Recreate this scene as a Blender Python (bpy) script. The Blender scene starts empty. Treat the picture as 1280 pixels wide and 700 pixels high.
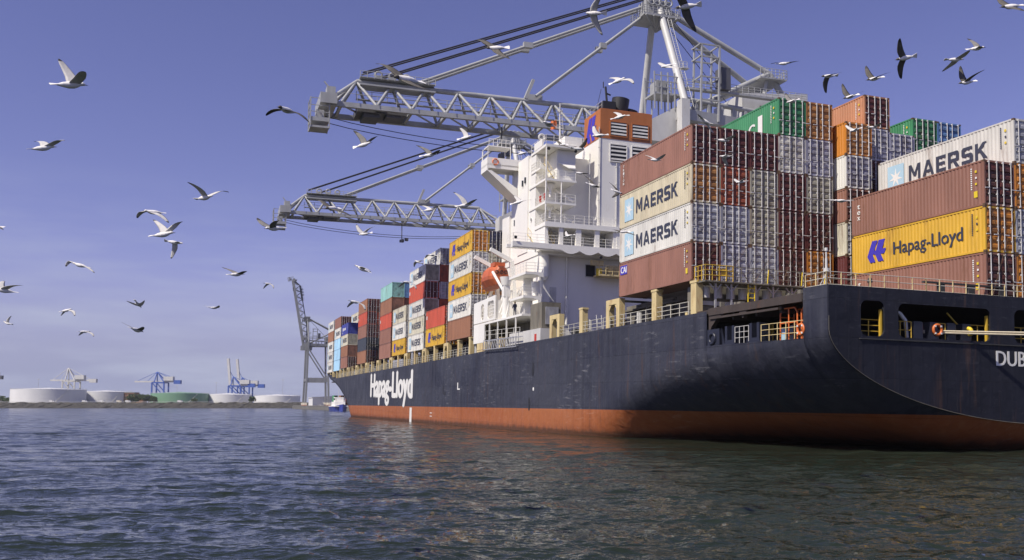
import bpy, bmesh, math, random
import numpy as np
from mathutils import Matrix, Vector
random.seed(7); rng = np.random.default_rng(7)
R = math.radians
scene = bpy.context.scene
COL = scene.collection

# ------------------------------------------------------------------ camera, sky, sun, exposure
CAM_H = 2.75
cam_d = bpy.data.cameras.new('camera'); cam = bpy.data.objects.new('camera', cam_d); COL.objects.link(cam)
cam.location = (0, 0, CAM_H); cam.rotation_euler = (R(90 + 4.7569), 0, 0)
cam_d.sensor_width = 36; cam_d.lens = 1126 / 1280 * 36; cam_d.shift_y = 63.3 / 1280
cam_d.clip_start = 0.1; cam_d.clip_end = 30000
scene.camera = cam

SUN_V = Vector((-0.83, -0.68, 1.30)).normalized()
world = bpy.data.worlds.new('World'); scene.world = world; world.use_nodes = True
wn = world.node_tree.nodes; wl = world.node_tree.links
bg = wn['Background']; bg.inputs['Strength'].default_value = 0.099
sky = wn.new('ShaderNodeTexSky'); sky.sky_type = 'NISHITA'; sky.sun_disc = False
sky.sun_elevation = math.asin(SUN_V.z); sky.sun_rotation = math.atan2(SUN_V.x, SUN_V.y)
sky.altitude = 0; sky.air_density = 1.0; sky.dust_density = 0.35; sky.ozone_density = 3.0
tint = wn.new('ShaderNodeMix'); tint.data_type = 'RGBA'; tint.blend_type = 'MULTIPLY'
tint.inputs['Factor'].default_value = 1.0; tint.inputs['B'].default_value = (1.03, 0.745, 1.04, 1)
wl.new(sky.outputs['Color'], tint.inputs['A'])
hz = wn.new('ShaderNodeMix'); hz.data_type = 'RGBA'; hz.inputs['B'].default_value = (2.75, 3.15, 5.0, 1)      # pale lavender air low over the harbour
tc = wn.new('ShaderNodeTexCoord'); mp = wn.new('ShaderNodeMapping'); mp.inputs['Scale'].default_value = (2.2, 2.2, 15)
mp.inputs['Rotation'].default_value = (0, 0, 0.4)
wl.new(tc.outputs['Generated'], mp.inputs['Vector'])
cn = wn.new('ShaderNodeTexNoise'); cn.inputs['Scale'].default_value = 1.7; cn.inputs['Detail'].default_value = 7; cn.inputs['Roughness'].default_value = 0.58
wl.new(mp.outputs['Vector'], cn.inputs['Vector'])
cr = wn.new('ShaderNodeMapRange'); cr.inputs['From Min'].default_value = 0.44; cr.inputs['From Max'].default_value = 0.66
wl.new(cn.outputs['Fac'], cr.inputs['Value'])
sx = wn.new('ShaderNodeSeparateXYZ'); wl.new(tc.outputs['Generated'], sx.inputs['Vector'])
hm = wn.new('ShaderNodeMapRange'); hm.inputs['From Min'].default_value = 0.24; hm.inputs['From Max'].default_value = 0.02
wl.new(sx.outputs['Z'], hm.inputs['Value'])
mu = wn.new('ShaderNodeMath'); mu.operation = 'MULTIPLY'; wl.new(cr.outputs['Result'], mu.inputs[0]); wl.new(hm.outputs['Result'], mu.inputs[1])
mu2 = wn.new('ShaderNodeMath'); mu2.operation = 'MULTIPLY'; mu2.inputs[1].default_value = 0.8; wl.new(mu.outputs[0], mu2.inputs[0])
cm = wn.new('ShaderNodeMix'); cm.data_type = 'RGBA'; cm.inputs['B'].default_value = (4.6, 4.95, 6.4, 1)
hf = wn.new('ShaderNodeMapRange'); hf.interpolation_type = 'SMOOTHSTEP'; hf.inputs['From Min'].default_value = 0.17; hf.inputs['From Max'].default_value = 0.0; hf.inputs['To Max'].default_value = 0.95
wl.new(sx.outputs['Z'], hf.inputs['Value']); wl.new(hf.outputs['Result'], hz.inputs['Factor']); wl.new(tint.outputs['Result'], hz.inputs['A'])
wl.new(mu2.outputs[0], cm.inputs['Factor']); wl.new(hz.outputs['Result'], cm.inputs['A']); wl.new(cm.outputs['Result'], bg.inputs['Color'])

sd = bpy.data.lights.new('sun', 'SUN'); sd.energy = 4.9; sd.angle = R(0.53); sd.color = (1.0, 0.93, 0.82)
so = bpy.data.objects.new('sun', sd); COL.objects.link(so); so.rotation_euler = (-SUN_V).to_track_quat('-Z', 'Y').to_euler(); so.location = (-60, -60, 90)
scene.view_settings.view_transform = 'Standard'; scene.view_settings.look = 'None'
scene.view_settings.exposure = 0.10; scene.view_settings.gamma = 1.0
scene.view_settings.use_curve_mapping = False
scene.cycles.max_bounces = 6; scene.cycles.diffuse_bounces = 3; scene.cycles.glossy_bounces = 3

# ------------------------------------------------------------------ frames
# ship frame: x = starboard, y = towards the bow, z up; the ship is trimmed a little by the stern
SHIP = Matrix(((.9479, -.31801, .01887, 0), (.3182, .94799, -.00838, 0), (-.01522, .01395, .99979, CAM_H), (0, 0, 0, 1)))
YAW = R(18.545)
QUAY = Matrix.Rotation(YAW, 4, 'Z')           # quay frame: same axes, level, z from the water
WORLD = Matrix.Identity(4)

# ------------------------------------------------------------------ materials
def nodes_of(m):
    m.use_nodes = True
    return m.node_tree.nodes, m.node_tree.links

def PM(name, col, rough=0.55, metal=0.0, var=0.18, scale=1.2, stretch=(1, 1, 0.35), rust=0.0, rust_col=(0.16, 0.06, 0.025), rust_scale=0.9, objcol=False, bump=0.0, bump_scale=8, spec=0.5):
    m = bpy.data.materials.new(name); n, l = nodes_of(m); b = n['Principled BSDF']
    b.inputs['Roughness'].default_value = rough; b.inputs['Metallic'].default_value = metal
    b.inputs['Specular IOR Level'].default_value = spec
    t = n.new('ShaderNodeTexCoord'); oi = n.new('ShaderNodeObjectInfo')
    ad = n.new('ShaderNodeVectorMath'); ad.operation = 'MULTIPLY_ADD'
    rv = n.new('ShaderNodeCombineXYZ')
    for i in range(3): l.new(oi.outputs['Random'], rv.inputs[i])
    l.new(rv.outputs[0], ad.inputs[0]); ad.inputs[1].default_value = (91, 57, 33); l.new(t.outputs['Object'], ad.inputs[2])
    mpn = n.new('ShaderNodeMapping'); mpn.inputs['Scale'].default_value = stretch; l.new(ad.outputs[0], mpn.inputs['Vector'])
    ns = n.new('ShaderNodeTexNoise'); ns.inputs['Scale'].default_value = scale; ns.inputs['Detail'].default_value = 6; ns.inputs['Roughness'].default_value = 0.62
    l.new(mpn.outputs[0], ns.inputs['Vector'])
    mr = n.new('ShaderNodeMapRange'); mr.inputs['From Min'].default_value = 0.25; mr.inputs['From Max'].default_value = 0.75
    mr.inputs['To Min'].default_value = 1 - var; mr.inputs['To Max'].default_value = 1 + var
    l.new(ns.outputs['Fac'], mr.inputs['Value'])
    mx = n.new('ShaderNodeVectorMath'); mx.operation = 'SCALE'
    if objcol: l.new(oi.outputs['Color'], mx.inputs[0])
    else: mx.inputs[0].default_value = col[:3]
    l.new(mr.outputs[0], mx.inputs['Scale']); out = mx.outputs[0]
    if rust > 0:
        n2 = n.new('ShaderNodeTexNoise'); n2.inputs['Scale'].default_value = rust_scale; n2.inputs['Detail'].default_value = 8; n2.inputs['Roughness'].default_value = 0.7
        l.new(mpn.outputs[0], n2.inputs['Vector'])
        r2 = n.new('ShaderNodeMapRange'); r2.inputs['From Min'].default_value = 0.66 - 0.3 * rust; r2.inputs['From Max'].default_value = 0.80 - 0.2 * rust
        l.new(n2.outputs['Fac'], r2.inputs['Value'])
        m2 = n.new('ShaderNodeMix'); m2.data_type = 'RGBA'; m2.inputs['B'].default_value = (*rust_col, 1)
        f = n.new('ShaderNodeMath'); f.operation = 'MULTIPLY'; f.inputs[1].default_value = 0.8; l.new(r2.outputs[0], f.inputs[0])
        l.new(f.outputs[0], m2.inputs['Factor']); l.new(out, m2.inputs['A']); out = m2.outputs['Result']
    l.new(out, b.inputs['Base Color'])
    if bump:
        nb = n.new('ShaderNodeTexNoise'); nb.inputs['Scale'].default_value = bump_scale; nb.inputs['Detail'].default_value = 5
        l.new(ad.outputs[0], nb.inputs['Vector'])
        bp = n.new('ShaderNodeBump'); bp.inputs['Strength'].default_value = bump; bp.inputs['Distance'].default_value = 0.1
        l.new(nb.outputs['Fac'], bp.inputs['Height']); l.new(bp.outputs[0], b.inputs['Normal'])
    return m

M = {}
M['cont'] = PM('container_paint', (1, 1, 1), 0.55, var=0.2, scale=1.1, stretch=(1, .8, 0.2), rust=0.36, rust_col=(0.15, 0.065, 0.03), objcol=True)
M['cont_end'] = PM('rusty_shaded_end', (1, 1, 1), 0.6, var=0.42, scale=2.4, stretch=(1, 1, 0.6), rust=0.62, rust_col=(0.075, 0.045, 0.032), objcol=True)
M['casting'] = PM('rusty_steel', (0.12, 0.07, 0.04), 0.8, var=0.5, scale=3)
M['galv'] = PM('galvanised_steel', (0.42, 0.42, 0.43), 0.45, 0.3, var=0.3, scale=3)
M['bar'] = PM('zinc_bar', (0.60, 0.59, 0.57), 0.45, 0.1, var=0.4, scale=2)
M['white'] = PM('ship_white', (0.83, 0.81, 0.745), 0.45, var=0.07, scale=0.35, stretch=(1, 1, 0.3), rust=0.12, rust_col=(0.50, 0.40, 0.27), rust_scale=.5)
M['greywhite'] = PM('weathered_white', (0.56, 0.55, 0.52), 0.6, var=0.2, scale=0.8, rust=0.12, rust_col=(0.3, 0.19, 0.1))
M['cream'] = PM('yellowed_cream_paint', (0.62, 0.50, 0.25), 0.55, var=0.2, scale=1.2, rust=0.42, rust_col=(0.30, 0.13, 0.04))
M['darkrecess'] = PM('dark_machinery', (0.05, 0.05, 0.048), 0.7, var=0.4, scale=1.5, rust=0.15)
M['coaming'] = PM('coaming_paint', (0.17, 0.155, 0.12), 0.65, var=0.4, scale=1.0, rust=0.3)
M['deck'] = PM('deck_paint', (0.055, 0.042, 0.036), 0.75, var=0.3, scale=0.8, rust=0.3)
M['navy'] = PM('navy_hull_paint', (0.016, 0.018, 0.03), 0.4, var=0.2, scale=0.5)
M['railw'] = PM('pale_rail_paint', (0.55, 0.53, 0.45), 0.5, var=0.2, scale=2)
M['raily'] = PM('yellow_rail_paint', (0.55, 0.36, 0.04), 0.5, var=0.25, scale=2)
M['orange'] = PM('orange_paint', (0.65, 0.16, 0.035), 0.45, var=0.12, scale=1.5)
M['funnel'] = PM('funnel_orange', (0.43, 0.15, 0.045), 0.5, var=0.14, scale=0.8)
M['lifeboat'] = PM('lifeboat_orange', (0.50, 0.12, 0.04), 0.5, var=0.25, scale=1.5)
M['black'] = PM('black_paint', (0.018, 0.018, 0.02), 0.55, var=0.3)
M['glass'] = PM('dark_glass', (0.02, 0.025, 0.03), 0.08, var=0.05)
M['hlblue'] = PM('logo_blue', (0.06, 0.045, 0.42), 0.5, var=0.08)
M['ltblue'] = PM('emblem_blue', (0.42, 0.60, 0.70), 0.5, var=0.06)
M['ink'] = PM('dark_lettering', (0.045, 0.05, 0.075), 0.5, var=0.12)
M['inkw'] = PM('white_lettering', (0.78, 0.77, 0.72), 0.5, var=0.06)
M['yelmark'] = PM('yellow_mark', (0.75, 0.55, 0.03), 0.5, var=0.08)
M['redmark'] = PM('red_mark', (0.5, 0.04, 0.02), 0.5, var=0.08)
M['crane'] = PM('crane_grey', (0.36, 0.365, 0.36), 0.5, var=0.2, scale=0.5, rust=0.08)
M['cranew'] = PM('crane_white', (0.56, 0.555, 0.53), 0.5, var=0.16, scale=0.5, rust=0.14, rust_col=(0.25, 0.16, 0.08))
M['craned'] = PM('crane_dark', (0.10, 0.10, 0.11), 0.6, var=0.3, scale=1)
M['cable'] = PM('cable_black', (0.02, 0.02, 0.03), 0.6, var=0.1)
M['craneblue'] = PM('crane_blue', (0.05, 0.11, 0.40), 0.5, var=0.15, scale=0.2)
M['beige'] = PM('beige_paint', (0.60, 0.54, 0.42), 0.6, var=0.2)
M['rope'] = PM('mooring_rope', (0.62, 0.54, 0.38), 0.9, var=0.15, scale=12)
M['concrete'] = PM('concrete', (0.28, 0.27, 0.25), 0.85, var=0.25, scale=0.3, bump=0.2)
M['rock'] = PM('riprap_rock', (0.045, 0.042, 0.036), 0.9, var=0.6, scale=0.35, stretch=(1, 1, 1), bump=0.6, bump_scale=0.4)
M['land'] = PM('shore_ground', (0.18, 0.17, 0.13), 0.9, var=0.3, scale=0.05)
M['tankw'] = PM('tank_white', (0.66, 0.66, 0.65), 0.5, var=0.07, scale=0.06, rust=0.0)
M['tankg'] = PM('tank_green', (0.17, 0.31, 0.20), 0.5, var=0.1, scale=0.06)
M['leaf'] = PM('foliage', (0.055, 0.085, 0.03), 0.9, var=0.5, scale=0.2)
M['brick'] = PM('brown_brick', (0.25, 0.13, 0.07), 0.85, var=0.25, scale=0.2)
M['feather'] = PM('white_plumage', (0.78, 0.76, 0.73), 0.7, var=0.06, scale=20)
M['wingdark'] = PM('brown_plumage', (0.10, 0.09, 0.075), 0.75, var=0.3, scale=14)
M['wing'] = PM('grey_plumage', (0.20, 0.19, 0.175), 0.75, var=0.25, scale=14)
M['wingpale'] = PM('pale_plumage', (0.52, 0.505, 0.48), 0.75, var=0.16, scale=14)
M['wingtip'] = PM('dark_plumage', (0.05, 0.046, 0.042), 0.7, var=0.2, scale=20)
M['royalpaint'] = PM('boat_blue', (0.04, 0.06, 0.28), 0.4)
M['skin'] = PM('skin', (0.45, 0.27, 0.19), 0.6)
M['overall'] = PM('dark_overalls', (0.04, 0.045, 0.07), 0.8)

# ---- hull paint: dark navy with weathering streaks, plate seams and scuffs
def hull_material(name, col, streak_col, scuff_col, scuff=0.5, weed=False):
    m = bpy.data.materials.new(name); n, l = nodes_of(m); b = n['Principled BSDF']
    t = n.new('ShaderNodeTexCoord'); geo = n.new('ShaderNodeNewGeometry')
    def noise(sc, st, det=6, ro=0.6, off=0):
        mm = n.new('ShaderNodeMapping'); mm.inputs['Scale'].default_value = st; mm.inputs['Location'].default_value = (off, off * 1.7, 0); l.new(t.outputs['Object'], mm.inputs['Vector'])
        q = n.new('ShaderNodeTexNoise'); q.inputs['Scale'].default_value = sc; q.inputs['Detail'].default_value = det; q.inputs['Roughness'].default_value = ro
        l.new(mm.outputs[0], q.inputs['Vector']); return q.outputs['Fac']
    def rng_(v, a, b_, c=0, d=1):
        r = n.new('ShaderNodeMapRange'); r.inputs['From Min'].default_value = a; r.inputs['From Max'].default_value = b_
        r.inputs['To Min'].default_value = c; r.inputs['To Max'].default_value = d; l.new(v, r.inputs['Value']); return r.outputs[0]
    def mul(a, b_):
        x = n.new('ShaderNodeMath'); x.operation = 'MULTIPLY'; l.new(a, x.inputs[0]); l.new(b_, x.inputs[1]); return x.outputs[0]
    def mix(f, a, bcol):
        x = n.new('ShaderNodeMix'); x.data_type = 'RGBA'; l.new(f, x.inputs['Factor'])
        if isinstance(a, tuple): x.inputs['A'].default_value = (*a, 1)
        else: l.new(a, x.inputs['A'])
        x.inputs['B'].default_value = (*bcol, 1); return x.outputs['Result']
    cx = n.new('ShaderNodeSeparateXYZ'); l.new(t.outputs['Object'], cx.inputs[0])
    hs = n.new('ShaderNodeMath'); l.new(cx.outputs['X'], hs.inputs[0]); l.new(cx.outputs['Y'], hs.inputs[1])
    cy = n.new('ShaderNodeCombineXYZ'); l.new(hs.outputs[0], cy.inputs['X']); l.new(cx.outputs['Z'], cy.inputs['Y'])
    def brick(w, h, mort, off=0.5):
        br = n.new('ShaderNodeTexBrick'); br.inputs['Scale'].default_value = 1.0; br.inputs['Mortar Size'].default_value = mort; br.inputs['Mortar Smooth'].default_value = 0.3
        br.inputs['Brick Width'].default_value = w; br.inputs['Row Height'].default_value = h; br.inputs['Color1'].default_value = (0, 0, 0, 1); br.inputs['Color2'].default_value = (1, 1, 1, 1); br.inputs['Mortar'].default_value = (.5, .5, .5, 1)
        l.new(cy.outputs[0], br.inputs['Vector']); return br
    plates = brick(9.5, 2.25, 0.02)
    base = mix(rng_(noise(0.06, (1, 1, 2.2), 5), 0.35, 0.7), col, streak_col)
    sepc = n.new('ShaderNodeSeparateColor'); l.new(plates.outputs['Color'], sepc.inputs[0])
    base = mix(rng_(sepc.outputs[0], 0, 1, 0, 0.5), base, streak_col)                                    # repainted plates
    base = mix(rng_(noise(1.0, (1, 1, 0.05), 6, 0.7), 0.47, 0.66, 0, 0.85), base, streak_col)               # run-off streaks
    base = mix(rng_(noise(0.8, (1, 1, 0.05), 5, 0.7, 7), 0.56, 0.78, 0, 0.6), base, tuple(c * .45 for c in col))
    base = mix(mul(rng_(noise(1.6, (1, 1, 0.06), 4, 0.7, 3), 0.56, 0.66), rng_(noise(0.16, (1, 1, .8), 3, .6, 5), 0.49, 0.60, 0, .42)), base, (0.11, 0.06, 0.038))   # rust runs
    base = mix(mul(rng_(noise(1.3, (1, 0.35, 2.8), 9, 0.75), 0.55, 0.66), rng_(noise(0.12, (1, 1, 1.5), 3, .6, 11), 0.48, 0.58, 0, scuff)), base, scuff_col)          # fender scuffs
    base = mix(rng_(noise(2.6, (1, 0.5, 1.0), 9, 0.8, 17), 0.655, 0.70, 0, scuff), base, scuff_col)
    base = mix(rng_(plates.outputs['Fac'], 0, 1, 0, 0.5), base, tuple(c * .35 for c in col))
    if weed:
        pz = n.new('ShaderNodeSeparateXYZ'); l.new(geo.outputs['Position'], pz.inputs[0])
        zz_ = n.new('ShaderNodeMath'); zz_.operation = 'MULTIPLY_ADD'; l.new(noise(0.9, (1, 1, .25), 6, .7, 23), zz_.inputs[0]); zz_.inputs[1].default_value = -1.0; l.new(pz.outputs['Z'], zz_.inputs[2])
        base = mix(rng_(zz_.outputs[0], 0.12, -0.22, 0, .85), base, (0.035, 0.032, 0.018))
        base = mix(rng_(zz_.outputs[0], 0.55, 0.1, 0, .35), base, (0.16, 0.055, 0.028))
    l.new(base, b.inputs['Base Color'])
    l.new(rng_(noise(0.5, (1, 1, .4), 5), .3, .7, .48, .7), b.inputs['Roughness']); b.inputs['Specular IOR Level'].default_value = .3
    # plating: slightly dished plates between frames
    wv = n.new('ShaderNodeMath'); wv.operation = 'MULTIPLY_ADD'; l.new(rng_(plates.outputs['Fac'], 0, 1, 0, -.12), wv.inputs[0]); wv.inputs[1].default_value = 1.0
    l.new(rng_(noise(0.55, (1, 1, 1.1), 3), 0, 1, 0, 1), wv.inputs[2])
    fr = brick(0.85, 400, 0.09); fw = n.new('ShaderNodeMath'); fw.operation = 'MULTIPLY_ADD'; l.new(fr.outputs['Fac'], fw.inputs[0]); fw.inputs[1].default_value = .06; l.new(wv.outputs[0], fw.inputs[2])
    bp = n.new('ShaderNodeBump'); bp.inputs['Strength'].default_value = 0.5; bp.inputs['Distance'].default_value = 0.22
    l.new(fw.outputs[0], bp.inputs['Height']); l.new(bp.outputs[0], b.inputs['Normal'])
    return m
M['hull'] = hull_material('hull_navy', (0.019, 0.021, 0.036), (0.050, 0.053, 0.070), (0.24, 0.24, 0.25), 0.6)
M['transom'] = hull_material('transom_shaded_navy', (0.010, 0.011, 0.018), (0.020, 0.021, 0.030), (0.10, 0.10, 0.11), 0.35)  # hull navy made darker, the stern's shade put into the colour
M['boot'] = hull_material('hull_red', (0.30, 0.082, 0.024), (0.37, 0.13, 0.05), (0.48, 0.27, 0.18), 0.5, True)

# ------------------------------------------------------------------ mesh builder
class MB:
    def __init__(s): s.v = []; s.f = []; s.m = []; s.s = []
    def add(s, vs, fs, mi=0, sm=False):
        o = len(s.v); s.v.extend([tuple(p) for p in vs])
        for q in fs: s.f.append(tuple(i + o for i in q)); s.m.append(mi); s.s.append(sm)
        return s
    def box(s, x0, x1, y0, y1, z0, z1, mi=0):
        v = [(x, y, z) for z in (z0, z1) for y in (y0, y1) for x in (x0, x1)]
        return s.add(v, [(0, 2, 3, 1), (4, 5, 7, 6), (0, 1, 5, 4), (2, 6, 7, 3), (0, 4, 6, 2), (1, 3, 7, 5)], mi)
    def beam(s, p, q, w, h=None, mi=0, up=(0, 0, 1)):
        h = h or w; p = Vector(p); q = Vector(q); d = (q - p).normalized(); u = Vector(up)
        if abs(d.dot(u)) > 0.98: u = Vector((0, 1, 0))
        a = d.cross(u).normalized() * (w / 2); b = a.cross(d).normalized() * (h / 2)
        v = [c + e for c in (p, q) for e in (-a - b, a - b, a + b, -a + b)]
        return s.add(v, [(3, 2, 1, 0), (4, 5, 6, 7), (0, 1, 5, 4), (1, 2, 6, 5), (2, 3, 7, 6), (3, 0, 4, 7)], mi)
    def tube(s, p, q, r, n=6, r2=None, mi=0, cap=True):
        p = Vector(p); q = Vector(q); d = q - p
        if d.length < 1e-6: return s
        d.normalize(); u = Vector((0, 0, 1)) if abs(d.z) < 0.95 else Vector((1, 0, 0))
        a = d.cross(u).normalized(); b = d.cross(a); r2 = r if r2 is None else r2
        v = [c + (a * math.cos(2 * math.pi * i / n) + b * math.sin(2 * math.pi * i / n)) * rr for c, rr in ((p, r), (q, r2)) for i in range(n)]
        s.add(v, [(i, n + i, n + (i + 1) % n, (i + 1) % n) for i in range(n)], mi, True)
        if cap: s.add(v[:n], [tuple(range(n))], mi); s.add(v[n:], [tuple(reversed(range(n)))], mi)
        return s
    def path(s, pts, r, n=6, mi=0):
        for a, b in zip(pts, pts[1:]): s.tube(a, b, r, n, mi=mi)
        return s
    def prism(s, poly, vec, mi=0):
        n = len(poly); vec = Vector(vec); v = [Vector(p) for p in poly]; v = v + [p + vec for p in v]
        fs = [tuple(range(n)), tuple(reversed(range(n, 2 * n)))] + [(i, n + i, n + (i + 1) % n, (i + 1) % n) for i in range(n)]
        return s.add(v, fs, mi)
    def ring(s, c, ax, r, w, n=20, k=8, mi=0):
        c = Vector(c); ax = Vector(ax).normalized(); u = Vector((0, 0, 1)) if abs(ax.z) < 0.9 else Vector((1, 0, 0))
        a = ax.cross(u).normalized(); b = ax.cross(a); v = []
        for i in range(n):
            d = a * math.cos(2 * math.pi * i / n) + b * math.sin(2 * math.pi * i / n)
            for j in range(k): v.append(c + d * (r + w * math.cos(2 * math.pi * j / k)) + ax * (w * math.sin(2 * math.pi * j / k)))
        return s.add(v, [(i * k + j, ((i + 1) % n) * k + j, ((i + 1) % n) * k + (j + 1) % k, i * k + (j + 1) % k) for i in range(n) for j in range(k)], mi, True)
    def rail(s, pts, h=1.05, bars=3, sp=1.5, r=0.028, mi=0, pmi=None, pr=None):
        pts = [Vector(p) for p in pts]; pmi = mi if pmi is None else pmi; pr = pr or r * 1.25
        for a, b in zip(pts, pts[1:]):
            L = (b - a).length; n = max(1, round(L / sp))
            for i in range(n + 1):
                p = a.lerp(b, i / n); s.tube(p, p + Vector((0, 0, h)), pr, 5, mi=pmi, cap=False)
            for k in range(bars):
                o = Vector((0, 0, h * (k + 1) / bars)); s.tube(a + o, b + o, r, 5, mi=mi, cap=False)
        return s
    def ladder(s, p, q, w=0.5, r=0.03, sp=0.35, mi=0, side=(1, 0, 0)):
        p = Vector(p); q = Vector(q); d = Vector(side).normalized() * (w / 2)
        s.tube(p - d, q - d, r, 5, mi=mi); s.tube(p + d, q + d, r, 5, mi=mi); n = int((q - p).length / sp)
        for i in range(1, n): c = p.lerp(q, i / n); s.tube(c - d, c + d, r * 0.8, 4, mi=mi, cap=False)
        return s
    def mesh(s, name, mats, off=(0, 0, 0)):
        me = bpy.data.meshes.new(name); o = off
        me.from_pydata([(a - o[0], b - o[1], c - o[2]) for a, b, c in s.v], [], s.f)
        for mt in (mats if isinstance(mats, (list, tuple)) else [mats]): me.materials.append(M[mt] if isinstance(mt, str) else mt)
        me.polygons.foreach_set('material_index', s.m); me.polygons.foreach_set('use_smooth', s.s); me.update()
        return me
    def build(s, name, mats, parent=None, off=None, mw=None):
        if off is None: off = parent.get('_off', (0, 0, 0)) if parent is not None else (0, 0, 0)
        o = bpy.data.objects.new(name, s.mesh(name, mats, off)); COL.objects.link(o)
        if parent is not None: o.parent = parent
        elif mw is not None: o.matrix_world = mw
        return o

OFFS = {}
def tag(o, label=None, cat=None, group=None, kind=None):
    if label: o['label'] = label
    if cat: o['category'] = cat
    if group: o['group'] = group
    if kind: o['kind'] = kind
    return o
def thing(name, label, cat, loc, frame=SHIP, group=None, rz=0):
    o = bpy.data.objects.new(name, None); COL.objects.link(o); o.empty_display_size = 0.3
    o.matrix_world = frame @ Matrix.Translation(loc) @ Matrix.Rotation(rz, 4, 'Z')
    OFFS[o.name] = tuple(loc); return tag(o, label, cat, group)
def part(mb, name, mats, parent):          # geometry given in the frame's coordinates, shifted to the parent's origin
    p = parent
    while p.name not in OFFS: p = p.parent
    return mb.build(name, mats, parent, OFFS[p.name])
def copy_tree(o, parent=None):
    c = o.copy(); COL.objects.link(c)
    if parent: c.parent = parent
    for ch in list(o.children): copy_tree(ch, c)
    return c

# ------------------------------------------------------------------ lettering
_tc = {}
def text_data(s, bold=0.0, space=1.0):
    k = (s, bold, space)
    if k in _tc: return _tc[k]
    cu = bpy.data.curves.new('lettering', 'FONT'); cu.body = s; cu.size = 1; cu.offset = bold; cu.space_character = space; cu.extrude = 0.5; cu.resolution_u = 3
    ob = bpy.data.objects.new('lettering_tmp', cu); COL.objects.link(ob)
    dg = bpy.context.evaluated_depsgraph_get(); me = bpy.data.meshes.new_from_object(ob.evaluated_get(dg))
    bpy.data.objects.remove(ob); v = np.array([w.co[:] for w in me.vertices]); f = [tuple(p.vertices) for p in me.polygons]
    bpy.data.meshes.remove(me)
    capz = text_data('H', bold)[2] if s != 'H' else v[:, 1].max()
    v[:, 0] -= v[:, 0].min(); _tc[k] = (v, f, capz); return _tc[k]
def text_mb(mb, s, o, dx, dy, w, cap, bold=0.0, mi=0, th=0.012, space=1.0):
    if bold > 0.006:      # thicken by repeating the letters side by side, each 1 mm proud of the last
        k = bold * cap; d = Vector(dx).normalized(); u = Vector(dy).normalized(); nz = d.cross(u)
        for i, (a, c) in enumerate(((-1, 0), (1, 0), (0, .35), (0, -.35), (-.5, 0), (.5, 0))): text_mb(mb, s, Vector(o) + d * (k * (a + 1)) + u * (k * c) + nz * (.001 * (i + 1)), dx, dy, w - 2 * k, cap, 0.0, mi, th, space)
        return mb
    """lettering that starts at o, runs along dx (w long), capitals cap tall along dy"""
    v, f, c = text_data(s, bold, space); o = Vector(o); dx = Vector(dx).normalized(); dy = Vector(dy).normalized(); nz = dx.cross(dy)
    W = v[:, 0].max(); k = cap / c
    return mb.add([o + dx * (a * w / W) + dy * (b * k) + nz * (z * th) for a, b, z in v], f, mi)

LET = {'M': (1.0, [[(0, 0), (.21, 0), (.21, .62), (.43, .2), (.57, .2), (.79, .62), (.79, 0), (1, 0), (1, 1), (.76, 1), (.5, .47), (.24, 1), (0, 1)]]),
 'A': (.96, [[(0, 0), (.22, 0), (.48, .78), (.48, 1), (.36, 1)], [(.48, 1), (.48, .78), (.74, 0), (.96, 0), (.6, 1)], [(.29, .2), (.67, .2), (.61, .38), (.35, .38)]]),
 'E': (.78, [[(0, 0), (.78, 0), (.78, .2), (.22, .2), (.22, .4), (.7, .4), (.7, .6), (.22, .6), (.22, .8), (.78, .8), (.78, 1), (0, 1)]]),
 'R': (.88, [[(0, 0), (.22, 0), (.22, 1), (0, 1)], [(.22, .8), (.62, .8), (.62, 1), (.22, 1)], [(.62, .36), (.74, .36), (.84, .46), (.84, .9), (.74, 1), (.62, 1)], [(.22, .36), (.62, .36), (.62, .56), (.22, .56)], [(.38, .36), (.62, 0), (.88, 0), (.64, .36)]]),
 'S': (.84, [[(0, 0), (.72, 0), (.84, .12), (.84, .48), (.72, .6), (.24, .6), (.24, .8), (.8, .8), (.8, 1), (.12, 1), (0, .88), (0, .52), (.12, .4), (.6, .4), (.6, .2), (0, .2)]]),
 'K': (.9, [[(0, 0), (.22, 0), (.22, 1), (0, 1)], [(.22, .38), (.32, .47), (.46, .58), (.86, 1), (.56, 1), (.22, .64)], [(.32, .47), (.6, 0), (.9, 0), (.46, .58)]])}
def block_text(mb, s, o, dx, dy, w, cap, mi=0, th=.006, gap=.17):
    """squared capital lettering drawn stroke by stroke"""
    W = sum(LET[c][0] for c in s) + gap * (len(s) - 1); k = w / W; o = Vector(o); dx = Vector(dx).normalized(); dy = Vector(dy).normalized(); nz = dx.cross(dy) * th; x = 0
    for c in s:
        for poly in LET[c][1]: mb.prism([o + dx * ((x + a) * k) + dy * (b_ * cap) for a, b_ in poly], nz, mi)
        x += LET[c][0] + gap

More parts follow.
